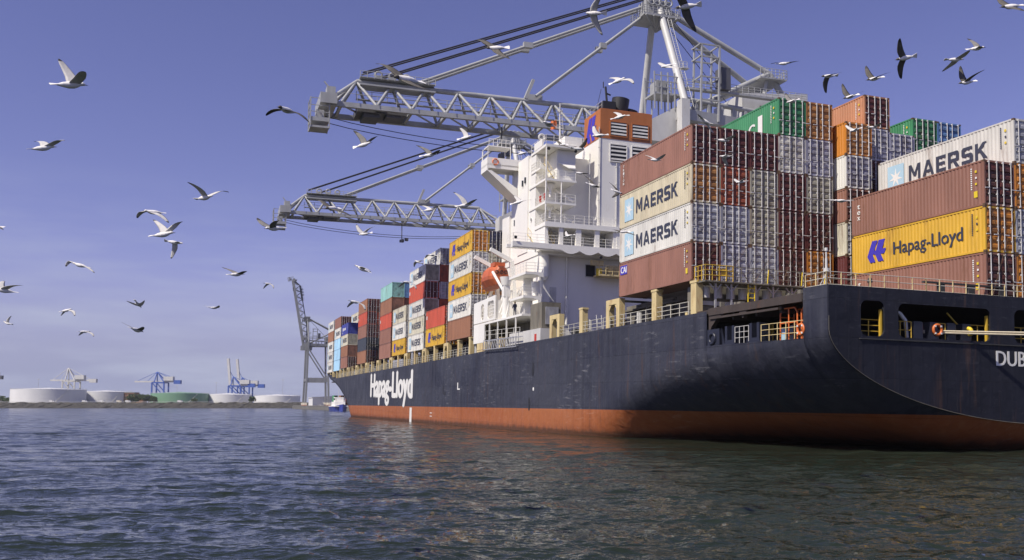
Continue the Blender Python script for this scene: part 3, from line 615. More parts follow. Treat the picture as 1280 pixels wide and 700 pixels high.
holes = [rrect(35.02, 36.68, 3.92, 5.96, .42), rrect(37.66, 44.5, 3.92, 5.9, .42), rrect(46.36, 51.6, 3.92, 5.95, .42), rrect(53.5, 60.3, 3.92, 5.9, .42), rrect(61.3, 63, 3.92, 5.96, .42)]
v, f = plate_with_holes(outer, holes, 0.12)
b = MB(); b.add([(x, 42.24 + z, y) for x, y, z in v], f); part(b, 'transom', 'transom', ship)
b = MB()      # weld bead and rubbing edge round the transom
pts = [(x, 42.16, z) for x, z in outer if z < 5.2]; b.path(pts, .016, 5); part(b, 'transom_edge', 'coaming', ship)
b = MB(); b.box(34.9, 52, 42.10, 42.175, 3.72, 3.78); part(b, 'rubbing_strip', 'darkrecess', ship)
b = MB(); text_mb(b, 'DUB', (44.86, 42.172, 2.5), (1, 0, 0), (0, 0, 1), 2.36, .88, .03, 0, .01); part(b, 'port_of_registry_lettering', 'inkw', ship)
b = MB(); text_mb(b, 'Hapag-Lloyd', (32.808, 193.6, -.25), (0, -1, 0), (0, 0, 1), 42.6, 4.7, .10, 0, .02); part(b, 'hull_lettering', 'inkw', ship)
b = MB(); b.box(32.80, 32.82, 151.4, 153.0, -4.6, -1.95); part(b, 'draught_mark', 'inkw', ship)
b = MB()
for s, z, w, h in ((91.0, 3.1, .35, .75), (92.0, -.6, .3, .75), (130, 1.0, .3, .7), (129, .55, .5, .3)):
    b.prism([(32.815, s + w * math.cos(2 * math.pi * i / 12), z + h * math.sin(2 * math.pi * i / 12)) for i in range(12)], (-.012, 0, 0))
part(b, 'scupper_opening', 'black', ship)
b = MB()
b.box(32.80, 32.822, 121.5, 121.9, 1.0, 2.0); b.box(32.80, 32.822, 120.6, 121.5, 1.0, 1.18); b.box(32.80, 32.822, 136.7, 138, -2.6, -2.5); b.box(32.80, 32.822, 136.7, 138, -3.1, -3.0)
b.prism([(32.815, 90.7 + .22 * math.cos(2 * math.pi * i / 10), 1.0 + .2 * math.sin(2 * math.pi * i / 10)) for i in range(10)], (-.012, 0, 0))
part(b, 'hull_marking', 'inkw', ship)
# decks
b = MB()
b.box(32.95, 65.05, 55.4, 246, 3.4, 3.7); b.box(33.2, 64.8, 246, 262, 3.4, 3.7); part(b, 'main_deck', 'deck', ship)
b = MB(); b.box(33.7, 64.3, 42.45, 56, 3.4, 3.6); b.box(33.0, 65.0, 55.6, 55.9, 3.61, 6.1); part(b, 'mooring_deck', 'darkrecess', ship)
b = MB(); b.box(32.95, 65.05, 44.6, 58, 6.12, 6.42); b.box(33.1, 64.9, 42.4, 44.58, 6.12, 6.40)
for s in (47.2, 49.8, 52.5, 55.0): b.box(33.2, 36, s - .12, s + .12, 5.55, 6.1)
b.prism([(32.96, 55.25, 6.1), (32.96, 55.25, 4.6), (32.96, 54.9, 5.2), (32.96, 54.0, 5.85), (32.96, 52.5, 6.1)], (.3, 0, 0)); b.prism([(32.96, 51.6, 6.1), (32.96, 51.0, 5.5), (32.96, 50.4, 6.1)], (.3, 0, 0))
b.box(32.9, 33.0, 44.7, 55.2, 6.0, 6.5); b.box(32.86, 33.1, 47, 55, 5.72, 5.86)
part(b, 'poop_deck', 'deck', ship)
b = MB()
for i in range(60):
    s = 44.8 + (i % 20) * .55; x = 33.2 + random.random() * 2.4; z = 6.42; h = random.uniform(.15, .5)
    if i % 3 == 0: b.box(x, x + random.uniform(.15, .5), s, s + random.uniform(.15, .4), z, z + h)
part(b, 'deck_fittings', 'coaming', ship)
# fairlead plate, chocks, rails and orange frames at the side opening
b = MB(); b.box(32.86, 32.98, 53.7, 55.3, 3.9, 5.0); b.ring((32.86, 54.6, 4.35), (1, 0, 0), .36, .12, 18, 8); b.prism([(32.99, 53.6, 3.9), (32.99, 53.2, 3.9), (32.99, 53.7, 5.0)], (.1, 0, 0)); part(b, 'fairlead', 'navy', ship)
for s in (52.5, 49.6):
    b = MB(); b.box(32.9, 33.5, s - .55, s - .28, 3.9, 5.1); b.box(32.9, 33.5, s + .28, s + .55, 3.9, 5.1); b.box(32.9, 33.5, s - .28, s + .28, 3.9, 4.15); b.box(32.86, 33.55, s - .7, s + .7, 3.86, 3.95); part(b, 'mooring_chock', 'navy', ship)
b = MB(); b.rail([(32.95, 51.9, 3.88), (32.95, 50.3, 3.88)], 1.1, 3, .5, .02); part(b, 'side_railing', 'greywhite', ship); b = MB(); b.rail([(32.95, 48.9, 3.86), (32.95, 44.6, 3.84)], 1.05, 3, .8, .024); part(b, 'side_railing', 'cream', ship)
for s0, s1 in ((47.5, 45.8), (45.4, 44.6)):
    b = MB()
    for x in (33.4, 34.4):
        b.path([(x, s0, 3.2), (x, s0, 5.5), (x, s0 - .25, 5.8), (x, s1 + .25, 5.8), (x, s1, 5.5), (x, s1, 3.2)], .05, 6); b.tube((x, s0, 4.9), (x, s1, 4.9), .045); b.tube((x, (s0 + s1) / 2, 3.2), (x, (s0 + s1) / 2, 5.8), .045)
    for s in (s0, s1): b.tube((33.4, s, 5.3), (34.4, s, 5.3), .04); b.tube((33.4, s, 4.3), (34.4, s, 4.3), .04)
    part(b, 'guard_frame', 'orange', ship)
for x, s, r, h in ((34.6, 48.3, .35, 1.3), (35.4, 49.3, .3, 1.1), (36, 51.5, .5, 1.2), (35.2, 46.8, .3, 1.4)):
    b = MB(); b.tube((x, s, 3.15), (x, s, 3.15 + h), r, 12); b.tube((x, s, 3.15 + h), (x, s, 3.3 + h), r * 1.15, 12); part(b, 'bollard', 'darkrecess' if s > 47 else 'greywhite', ship)
b = MB(); b.box(33.9, 34.6, 47.7, 48.3, 3.9, 4.7); part(b, 'valve_cabinet', 'ltblue', ship)
for i in range(16):
    y = 45.2 + (i * 0.61) % 10; x = 34.6 + (i * 1.37) % 3.2; b = MB()
    if i % 4 == 0: b.tube((x, y, 3.6), (x, y, 4.5), .38, 12); b.tube((x - .5, y, 4.3), (x + .5, y, 4.3), .3, 12)
    elif i % 4 == 1: b.box(x - .3, x + .3, y - .2, y + .3, 3.6, 4.9)
    elif i % 4 == 2: b.path([(x, y, 3.6), (x, y, 5.2), (x + .4, y + .8, 5.2), (x + .4, y + .8, 3.6)], .06, 6)
    else: b.ring((x, y, 4.2), (0, 1, .2), .45, .16, 16, 8); b.tube((x, y - .5, 4.2), (x, y + .5, 4.2), .2, 10)
    part(b, 'mooring_machinery', ['darkrecess', 'greywhite', 'raily', 'galv'][i % 4], ship)
# inside the transom openings
b = MB(); b.path([(37.3, 43.0, 5.65), (37.9, 43.0, 5.62), (38.5, 43.0, 5.42), (38.9, 43.0, 5.0), (39.0, 43.0, 4.0)], .11, 8); part(b, 'vent_pipe', 'inkw', ship)
for x in (39.35, 41.8, 48.2):
    for dx in (0, 1.15):
        b = MB(); b.box(x + dx - .28, x + dx + .28, 42.5, 43.1, 3.16, 4.95); b.tube((x + dx + .3, 42.7, 3.5), (x + dx + .3, 42.7, 4.9), .2, 10); part(b, 'roller_chock', 'navy', ship)
for x0, x1, n_, sp_ in ((35.0, 36.7, 3, .8), (37.7, 38.9, 2, .4), (40.6, 41.4, 2, .8), (43.2, 44.5, 2, .7), (46.4, 51.6, 3, .8)):
    b = MB(); b.rail([(x0, 42.55, 3.9), (x1, 42.55, 3.9)], 1.0, n_, sp_, .025); part(b, 'opening_railing', 'raily', ship)
for x0, x1 in ((36.52, 36.64), (44.36, 44.47)):
    b = MB(); b.box(x0, x1, 42.34, 42.5, 3.95, 5.5); part(b, 'opening_stanchion', 'raily', ship)
for p, q in (((37.7, 42.9, 5.0), (38.5, 42.9, 3.6)), ((42, 43, 5.6), (43.4, 43, 4.4))):
    b = MB(); b.tube(p, q, .05); part(b, 'brace_pipe', 'raily', ship)
b = MB(); b.ring((43.15, 42.5, 4.5), (1, 0, .2), .18, .13, 12, 8); part(b, 'yellow_fender', 'yelmark', ship)
# railing on the transom and stern light post
b = MB(); b.rail([(32.95, 44.4, 6.42), (32.95, 42.5, 6.42), (40, 42.5, 6.42), (49, 42.5, 6.40), (60, 42.5, 6.4)], 1.1, 3, 1.05, .022, 0, 1, .04); part(b, 'stern_railing', ['railw', 'cream'], ship)
b = MB(); b.tube((33.1, 42.7, 6.42), (33.1, 42.7, 8.3), .07, 8); b.tube((33.1, 42.7, 8.3), (33.1, 42.7, 8.75), .05, 6); b.tube((33.1, 42.7, 7.5), (33.1, 42.7, 7.72), .17, 10); b.tube((33.1, 42.7, 8.72), (33.1, 42.7, 8.9), .1, 8); b.tube((33.1, 42.7, 7.4), (33.5, 43.1, 6.42), .04); b.tube((33.1, 42.7, 7.4), (32.95, 43.4, 6.42), .04); part(b, 'stern_light_post', 'greywhite', ship)
b = MB(); b.tube((36.2, 42.8, 6.42), (36.2, 42.8, 7.1), .08); b.tube((36.2, 42.8, 7.1), (36.2, 42.8, 7.35), .16, 8, .1)
part(b, 'deck_gear', 'darkrecess', ship); b = MB()
for x in (41.3, 43.6, 46.0): b.box(x, x + .5, 42.9, 43.05, 6.42, 7.351)
b.box(40.2, 46.5, 42.88, 43.07, 7.35, 7.45); part(b, 'pipe_rack', 'darkrecess', ship)

# pillars and walkway under the aft container block
b = MB(); b.box(32.95, 48, 55.7, 57.2, 8.5, 8.6); b.rail([(32.95, 55.75, 8.6), (47.8, 55.75, 8.6)], 1.05, 3, 1.0, .02); part(b, 'lashing_walkway', 'coaming', ship)
b = MB(); b.rail([(32.95, 57.2, 8.6), (32.95, 55.7, 8.6), (35.2, 55.7, 8.6)], 1.1, 3, .55, .028); b.box(34.3, 34.8, 55.75, 55.85, 9.0, 9.5); part(b, 'yellow_railing', 'raily', ship)
for x in (34.0, 35.3, 37.3, 38.8, 40.4, 42.5, 45):
    b = MB(); b.beam((x, 56.1, 6.42), (x, 56.1, 8.5), .13); b.beam((x, 56.1, 7.9), (x - .5, 56.1, 8.45), .08); b.beam((x, 56.1, 7.9), (x + .5, 56.1, 8.45), .08); part(b, 'walkway_pillar', 'galv', ship)
b = MB(); b.box(33.4, 64.6, 57.4, 59, 6.42, 8.45); part(b, 'hatch_coaming', 'coaming', ship)
b = MB(); b.box(33.3, 64.5, 57.25, 57.38, 7.0, 7.3)
for k in range(14): x = 33.8 + k * 1.02; b.tube((x, 57.1, 7.5), (x, 57.1, 8.3), .32, 10)
part(b, 'drum_row', 'greywhite', ship)
b = MB(); b.ladder((36.85, 55.9, 6.42), (36.85, 55.9, 8.6), .55, .045, .35); part(b, 'yellow_ladder', 'yelmark', ship); b = MB(); b.path([(38.9, 55.8, 6.42), (38.9, 55.8, 7.4), (39.6, 55.8, 7.4), (39.6, 55.8, 6.42)], .045, 6); part(b, 'yellow_hoop', 'yelmark', ship); b = MB(); b.path([(41.0, 55.8, 6.42), (41.0, 55.8, 7.3), (41.9, 55.8, 7.3), (41.9, 55.8, 6.42)], .045, 6); part(b, 'yellow_hoop', 'yelmark', ship)
for x in (38.0, 40.9, 42.9):
    b = MB(); b.tube((x, 55.6, 8.6), (x + .1, 55.6, 9.6), .04); part(b, 'yellow_stanchion', 'yelmark', ship)
b = MB(); b.box(35.6, 36.5, 56.5, 57, 6.42, 6.95); part(b, 'green_locker', 'tankg', ship)

# port-side container posts and what stands between them
def post(s, z1, two=False):
    z0 = lerp_tab(ZDT, s) - .05; b = MB()
    if two:
        for d in (-1.05, 1.05): b.box(32.86, 33.4, s + d - .3, s + d + .3, z0, z1 - .45)
        b.box(32.86, 33.4, s - 1.35, s + 1.35, z1 - .45, z1)
        for d, sg in ((-.75, 1), (.75, -1)): b.prism([(32.9, s + d, z1 - .45), (32.9, s + d, z1 - .95), (32.9, s + d + sg * .45, z1 - .45)], (.4, 0, 0))
    else: b.box(32.86, 33.4, s - .38, s + .38, z0, z1); b.box(32.83, 33.43, s - .48, s + .48, z1 - .18, z1 - .002)
    part(b, 'container_post', 'cream', ship)
zc = lambda s: float(np.interp(s, [57, 69, 116, 143, 172, 201, 242, 260, 270], [8.72, 8.72, 8.07, 7.8, 7.35, 7.2, 6.75, 6.35, 6.3]))
for s, two in ((57.2, 0), (63.3, 0), (71.0, 1), (78.0, 0), (84.9, 1)): post(s, zc(s), two)
for s, two in ((116.3, 0), (122.2, 0), (129.2, 1), (136.4, 0), (143.5, 1), (150.6, 0), (157.9, 1), (164.9, 0), (171.9, 1), (179, 0), (186, 1), (193.5, 0), (200.5, 1), (207.5, 0), (214.5, 1), (221.5, 0), (229, 1), (236, 0), (242.8, 1), (249.5, 0), (257, 1), (263, 0), (268.5, 0)): post(s, zc(s) - .02, two)
b = MB()
for s0, s1 in ((58, 100.5), (116, 262)):
    b = MB(); n = int((s1 - s0) / 3)
    for i in range(n):
        a = s0 + (s1 - s0) * i / n; c = s0 + (s1 - s0) * (i + 1) / n; z = zc((a + c) / 2) - .35
        if 71.5 < a < 115: z = 6.0
        b.box(35.2, 35.5, a, c - .15, 3.7, z); b.box(35.05, 35.2, a + .2, a + .4, 3.7, z - .2); b.box(34.9, 35.2, a, c, z - .5, z - .35)
    part(b, 'hatch_coaming', 'coaming', ship)
b = MB(); b.rail([(32.95, 58, 6.2), (32.95, 84, 6.15)], 1.05, 3, 1.4, .03); part(b, 'side_railing', 'railw', ship); b = MB(); b.rail([(32.95, 117, 5.7), (32.95, 170, 5.2), (32.95, 246, 4.45)], 1.05, 3, 1.6, .03); part(b, 'side_railing', 'railw', ship)
for i in range(56):
    s = (58.5 + i * 1.9) if i < 13 else (117.5 + (i - 13) * 2.9); b = MB(); z0 = 3.7; zt = lerp_tab(ZDT, s); k = random.random(); x = random.uniform(33.5, 34.5)
    if k < .3: b.tube((x, s, z0), (x, s, zt + random.uniform(.5, 1.3)), random.uniform(.1, .28), 8); b.tube((x, s, zt + .5), (x, s + .6, zt + .5), .08)
    elif k < .6: b.box(x, x + .5, s, s + random.uniform(.5, 1.2), z0, zt + random.uniform(.4, 1.2))
    elif k < .8: b.path([(x, s, z0), (x, s, zt + 1.2), (x, s + 1.6, zt + 1.2), (x, s + 1.6, z0)], .06, 6)
    else: b.ladder((x, s, z0), (x, s + .8, zt + 1.6), .5, .04, .4, 0, (1, 0, 0))
    part(b, 'deck_fitting', random.choice(['greywhite', 'coaming', 'greywhite', 'darkrecess', 'cream']), ship)
b = MB()
for s0, s1 in ((171.9, 161.0),):
    b.box(33.0, 33.6, s1, s0 - 1.6, 5.3, 6.7)
    for k in range(6): b.box(32.97, 33.0, s1 + .2 + k * 1.45, s1 + .3 + k * 1.45, 5.3, 6.7)
part(b, 'stowed_gangway', 'galv', ship)
b = MB(); b.box(33.0, 33.7, 152.6, 153.8, 4.9, 7.9); part(b, 'vent_trunk', 'galv', ship)
# lashing bridges between the bays
for s, z in ((70.6, 8.6), (129.2, 13.5), (143.4, 13.3), (157.7, 10.5), (171.8, 13), (200.6, 12.8), (229, 9.6), (243, 12.2), (257.4, 12.2)):
    b = MB()
    for k in range(14): b.beam((33.2 + k * 2.43, s, 3.7), (33.2 + k * 2.43, s, z), .22, .4)
    for zz_ in np.arange(8.6, z + .1, 2.9): b.box(33.0, 65, s - .42, s + .42, zz_ - .1, zz_)
    part(b, 'lashing_bridge', 'darkrecess', ship)
# lashing rods on the lowest tiers of the aft blocks
for (x, s, z) in [(32.83 + 2.49 * i, 57.3, 8.75) for i in range(5)] + [(45.3 + 2.46 * i, 42.95, 6.67) for i in range(2)]:
    for z1, sg in ((2.9, 0), (5.8, 1), (5.8, 0)) if x > 38 else ((2.9, 1), (2.9, 0)):
        if True:
            b = MB(); a, c = (x + .15, x + 2.2) if sg else (x + 2.2, x + .15); b.tube((a, s - .05, z + .1), (c, s - .03, z + z1), .013, 5); b.tube((a, s - .05, z + .1), (a + (c - a) * .2, s - .05, z + .1 + (z1 - .1) * .2), .026, 5); part(b, 'lashing_rod', 'casting', ship)

# ------------------------------------------------------------------ superstructure
b = MB(); b.box(37.2, 60.8, 101.5, 115.4, 3.7, 17.38)
part(b, 'lower_deckhouse', 'white', ship)
b = MB(); b.tube((40.75, 101.38, 9), (40.75, 101.38, 17.3), .11, 8); b.tube((40.75, 101.3, 9), (40.75, 101.3, 12), .18, 8); part(b, 'wall_pipe', 'white', ship)
b = MB(); b.tube((37.6, 100.9, 14.6), (37.6, 100.9, 17.38), .62, 16); b.tube((37.6, 100.9, 14.2), (37.6, 100.9, 14.6), .35, 16, .62); part(b, 'vent_cowl', 'white', ship)
b = MB(); b.box(43.3, 44.5, 101.42, 101.49, 15.1, 16.5, 1); b.box(43.2, 44.6, 101.44, 101.495, 15.0, 16.6, 0); part(b, 'wall_vent', ['greywhite', 'black'], ship)
# boat-deck slab with scalloped after fascia
b = MB(); b.box(36.6, 65.1, 99.0, 101.48, 17.62, 18.3); b.box(32.9, 36.58, 99.0, 99.6, 17.62, 18.3); b.box(32.9, 36.58, 101.0, 101.48, 17.9, 18.3); b.box(37.1, 60.9, 101.5, 115.5, 17.4, 18.3); b.box(37, 65.1, 100.3, 101.48, 17.3, 17.6)
poly = [(32.9, 98.9, 18.34), (32.9, 98.9, 17.75)]
for k in range(10):
    x0 = 39 + k * 2.4
    for i in range(7): poly.append((x0 + 2.4 * i / 6, 98.9, 17.28 + .42 * (1 - math.sin(math.pi * i / 6)) if 0 < i < 6 else 17.7))
poly += [(65.1, 98.9, 17.75), (65.1, 98.9, 18.34)]
poly2 = [(x, y, 18.34 - (z - 17.28) * 0 if z > 18 else (17.98 - (z - 17.7))) for x, y, z in poly]
b.prism(poly, (0, .1, 0)); part(b, 'boat_deck', 'white', ship)
# gallery above it
b = MB(); b.box(37.2, 60.8, 103.2, 112.5, 18.3, 30.2); b.box(36.9, 61.1, 112.5, 115.5, 18.3, 24.2); b.box(37.2, 37.6, 99.7, 103.2, 18.3, 20.58); b.box(37.0, 38.0, 105.6, 109.4, 18.3, 30.6)
part(b, 'upper_deckhouse', 'white', ship)
b = MB(); b.box(37.1, 60.9, 99.5, 103.19, 20.6, 21.05); b.box(37.1, 60.9, 99.4, 99.5, 20.5, 21.1); part(b, 'gallery_roof', 'white', ship)
for x, w in ((39.25, .5), (41.5, .7), (43.95, .6), (46.8, .6), (49.5, .6), (52.2, .6)):
    b = MB(); b.box(x - w / 2, x + w / 2, 99.55, 99.95, 18.3, 20.6); part(b, 'gallery_pillar', 'white', ship)
b = MB(); b.box(46.1, 50, 99.6, 102, 18.3, 20.58); part(b, 'casing_lobby', 'white', ship)
for zl in (23.55, 26.35):
    b = MB(); b.box(37.1, 41.1, 99.5, 103.19, zl - .25, zl); b.box(37.1, 37.2, 103.2, 105.4, zl - .25, zl); part(b, 'side_platform', 'white', ship)
    b = MB(); b.rail([(37.15, 103.2, zl), (37.15, 99.55, zl), (41, 99.55, zl)], 1.05, 3, 1.2, .022); part(b, 'platform_railing', 'white', ship)
for zl in (20.98, 23.55): 
    b = MB(); b.tube((38.3, 101, zl + 1.75), (38.3, 101, zl + 2.45), .18, 14, .62); b.tube((38.3, 101, zl + .9), (38.3, 101, zl + 1.75), .16, 10); part(b, 'vent_cowl', 'white', ship)
    b = MB(); b.tube((39.6, 102.6, zl + 2.3), (41, 100.2, zl + .4), .16, 8); part(b, 'vent_pipe', 'white', ship)
b = MB(); b.rail([(37.15, 103.2, 21.05), (37.15, 99.55, 21.05), (46, 99.55, 21.05)], 1.05, 3, 1.2, .022); part(b, 'platform_railing', 'white', ship)
b = MB(); b.rail([(33, 101.4, 18.3), (33, 99, 18.3), (64, 99, 18.3)], 1.05, 3, 1.5, .022); part(b, 'platform_railing', 'white', ship)
for x in (37.2, 39.2):
    b = MB(); b.tube((x, 99.6, 21.05), (x, 99.6, 30.3 if x < 38 else 26.1), .09, 8); part(b, 'platform_post', 'white', ship)
# bridge-deck platforms, stair and block
b = MB(); b.box(37.1, 42, 99.5, 104.8, 30.25, 30.55); b.box(37.1, 38.4, 101.4, 104.8, 27.9, 28.1); part(b, 'bridge_platform', 'white', ship)
b = MB(); b.rail([(37.15, 104.8, 30.55), (37.15, 99.55, 30.55), (42, 99.55, 30.55)], 1.15, 3, 1.0, .022); b.box(37.08, 37.12, 100.8, 103.6, 30.6, 31.5); b.rail([(37.15, 104.8, 28.1), (37.15, 101.4, 28.1)], 1.05, 3, 1, .022); part(b, 'platform_railing', 'white', ship)
b = MB(); b.box(38.9, 41.3, 100.4, 104.6, 26.36, 30.2); b.prism([(39.0, 100.38, 28.6), (41.2, 100.38, 28.6), (41.0, 99.6, 27.8), (40.2, 99.6, 27.8)], (0, 0, .12)); b.box(40.1, 42.4, 101, 106, 30.56, 32.2); part(b, 'bridge_block', 'white', ship)
for p, q in (((38.4, 100.0, 26.4), (37.7, 101.6, 28.6)), ((37.6, 103.2, 18.4), (37.0, 105.2, 20.4)), ((38.6, 100.2, 18.4), (37.9, 101.5, 21))):
    b = MB(); b.ladder(p, q, .7, .05, .3, 0, (.6, .8, 0)); b.rail([p, q], .9, 1, .9, .025); part(b, 'stair', 'cream', ship)
for x, s, z in ((36.85, 107.4, 27.0), (36.85, 106.4, 27.2), (37.16, 111.2, 22.6), (37.16, 109.4, 22.9)):
    b = MB(); b.box(x - .03, x + .4, s - .12, s + .12, z, z + .75); part(b, 'window', 'glass', ship)
b = MB()
for s in (100.6, 102.2): b.box(37.4, 37.62, s, s + .25, 24.0, 24.8)
b.box(37.5, 37.8, 103.0, 103.18, 31, 31.8); part(b, 'fire_hose_box', 'redmark', ship)
for x, y, z in ((38.6, 103.15, 21.05), (40.2, 103.15, 23.55), (39.0, 103.15, 26.36), (42.2, 103.15, 18.32), (45.2, 103.15, 18.32), (38.6, 101.46, 11.5)):
    b = MB(); b.box(x, x + .85, y, y + .05, z + .15, z + 2.0); b.box(x + .1, x + .75, y - .03, y, z + .25, z + 1.9); b.box(x + .66, x + .72, y - .08, y - .03, z + 1.0, z + 1.2); part(b, 'door', 'greywhite', ship)
for s_, z in ((104.6, 22.2), (106.2, 22.2), (108, 22.2), (110.5, 19.8), (108.6, 19.8), (106.6, 19.8), (104.6, 19.8)):
    b = MB(); b.prism([(37.19, s_ + .22 * math.cos(a), z + .28 * math.sin(a)) for a in np.linspace(0, 6.28, 13)[:-1]], (-.02, 0, 0)); b.ring((37.17, s_, z), (1, 0, 0), .27, .035, 14, 6, 1); part(b, 'porthole', ['glass', 'white'], ship)
for x, z0, z1 in ((43.0, 21.1, 30.0), (44.2, 21.1, 33.5), (51.0, 21.1, 28.8), (46.6, 21.1, 29.2)):
    b = MB(); b.tube((x, 99.9, z0), (x, 99.9, z1), .06, 8)
    for z in np.arange(z0 + 1, z1, 2.2): b.box(x - .1, x + .1, 99.86, 100.0, z, z + .08)
    part(b, 'wall_pipe', 'greywhite', ship)
for x, y, z in ((37.3, 99.4, 30.0), (40.8, 99.4, 30.0), (47.5, 99.3, 21.4), (52, 99.3, 21.4), (33.2, 99.0, 18.9), (44.0, 98.8, 17.2)):
    b = MB(); b.tube((x, y, z), (x, y - .3, z - .15), .1, 8, .2); b.tube((x, y, z), (x, y + .25, z), .03); part(b, 'floodlight', 'darkrecess', ship)
b = MB(); b.box(52.2, 53.0, 99.7, 99.98, 18.4, 19.6); part(b, 'cable_cabinet', 'greywhite', ship)
# bridge wing
b = MB(); b.box(32.8, 38.2, 109.6, 112.4, 29.95, 30.15); b.box(32.8, 32.95, 109.6, 112.4, 29.3, 31.0); b.box(32.95, 38.2, 109.6, 109.75, 29.6, 31.0); b.box(32.95, 38.2, 112.25, 112.4, 29.6, 31.0)
b.prism([(32.8, 109.6, 29.3), (33.4, 109.6, 29.3), (38.0, 109.6, 26.6), (38.0, 109.6, 25.5), (37.2, 109.6, 25.7)], (0, 2.8, 0)); part(b, 'bridge_wing', 'white', ship)
b = MB(); b.box(33.1, 36.2, 110.2, 112.2, 32.6, 32.75)
for x in (32.95, 36):
    for s in (109.8, 112.2): b.tube((x, s, 31), (x, s, 32.6), .05, 6)
b.rail([(33.2, 110.3, 32.75), (36.1, 110.3, 32.75)], .9, 2, .6, .03); b.rail([(32.9, 109.7, 31), (32.9, 112.3, 31)], 1.4, 2, 2.5, .03); part(b, 'wing_canopy', 'white', ship)
b = MB(); b.tube((40.5, 103.8, 32.2), (40.5, 103.8, 37.2), .09, 8); b.tube((39.8, 103.8, 35), (41.2, 103.8, 35), .05, 6); b.tube((39.9, 103.8, 34), (41.1, 103.8, 34), .05); b.ring((40.5, 103.8, 36.2), (0, 0, 1), .3, .05, 12, 6); b.ladder((40.8, 103.7, 32.2), (40.6, 103.7, 36.5), .35, .03, .35); part(b, 'signal_mast', 'greywhite', ship)
b = MB(); b.tube((38.2, 104.0, 30.5), (38.2, 104.0, 32.4), .2, 10); b.ring((38.2, 104.0, 32.6), (0, 1, 0), .38, .16, 14, 8); part(b, 'searchlight', 'greywhite', ship)
# engine casing and funnel
b = MB(); b.box(44.4, 51.4, 100.0, 108.5, 21.06, 32.2); part(b, 'engine_casing', 'white', ship)
b = MB(); b.box(44.36, 51.44, 99.96, 105, 32.2, 35.9); b.box(44.5, 51.3, 100.1, 104.9, 35.9, 36.0); part(b, 'funnel', 'funnel', ship)
for z0, z1, mm in ((32.65, 34.35, 'funnel'), (29.45, 31.5, 'white')):
    for x0, x1 in ((45.75, 47.9), (48.7, 50.85)):
        b = MB(); y = 99.93; b.box(x0 - .12, x0, y - .06, y + .02, z0 - .12, z1 + .12); b.box(x1, x1 + .12, y - .06, y + .02, z0 - .12, z1 + .12); b.box(x0, x1, y - .06, y + .02, z0 - .12, z0); b.box(x0, x1, y - .06, y + .02, z1, z1 + .12); b.box(x0, x1, y, y + .02, z0, z1, 1)
        n = 4
        for k in range(n):
            zk = z0 + (z1 - z0) * (k + .25) / n; b.prism([(x0, y - .05, zk), (x0, y - .002, zk + .22), (x0, y - .002, zk + .25), (x0, y - .055, zk + .03)], (x1 - x0, 0, 0), 2)
        part(b, 'louver', [mm, 'black', 'greywhite'], ship)
def slants(b, o, dx, dz, W, H, mi=0, th=.02):
    """slanted-bar house mark: two leaning bars joined by a step and a flag"""
    o = Vector(o); dx = Vector(dx); dz = Vector(dz); n = dx.cross(dz).normalized() * th
    for k, poly in enumerate(([(.27, 1), (.56, 1), (.30, .33), (.43, 0), (.15, 0), (0, .30)], [(.62, 1), (.96, 1), (.80, .57), (1.0, .57), (.92, .34), (.72, .34), (.87, 0), (.58, 0), (.44, .33), (.33, .40), (.38, .52), (.46, .54)])):
        b.prism([o + n * (.06 * k) + dx * (x * W) + dz * (y * H) for x, y in poly[::-1]], n, mi)
b = MB(); slants(b, (44.34, 104.2, 32.35), (0, -1, 0), (0, 0, 1), 3.0, 3.1); part(b, 'funnel_mark', 'hlblue', ship)
b = MB(); b.tube((47.9, 102.4, 36), (48.15, 102.2, 38.2), 1.12, 20); b.tube((49.6, 102.6, 36), (49.8, 102.4, 37.0), .8, 16); part(b, 'exhaust_pipe', 'black', ship)
b = MB(); b.box(45.2, 46.9, 101, 102.5, 36, 37.3); b.tube((45.8, 101.3, 37.3), (45.6, 101.3, 39.2), .14, 8); b.tube((45.6, 101.3, 38.4), (46.3, 101.3, 38.2), .1, 6); b.tube((45.3, 101.3, 39.0), (45.3, 101.3, 39.8), .06, 6); b.tube((45.1, 101.5, 38.9), (44.6, 102, 36), .03, 4); part(b, 'funnel_mast', 'black', ship)
b = MB(); b.rail([(44.6, 100.1, 36), (44.6, 104.9, 36)], .9, 2, 1.2, .02); part(b, 'funnel_railing', 'greywhite', ship)
# service gantry under the boat deck, seen beside the aft containers
b = MB(); b.box(44.2, 48.6, 99.4, 101.2, 15.0, 15.2); b.rail([(44.2, 99.4, 15.2), (48.6, 99.4, 15.2)], 1.1, 3, .8, .04); b.box(45.6, 47.6, 99.8, 100.8, 15.25, 16.3); b.box(43.4, 45.0, 99.9, 100.3, 16.3, 16.9); part(b, 'service_platform', 'cream', ship)
b = MB(); b.tube((44.4, 99.9, 15.0), (44.4, 99.9, 15.9), .36, 12); part(b, 'yellow_winch', 'yelmark', ship)
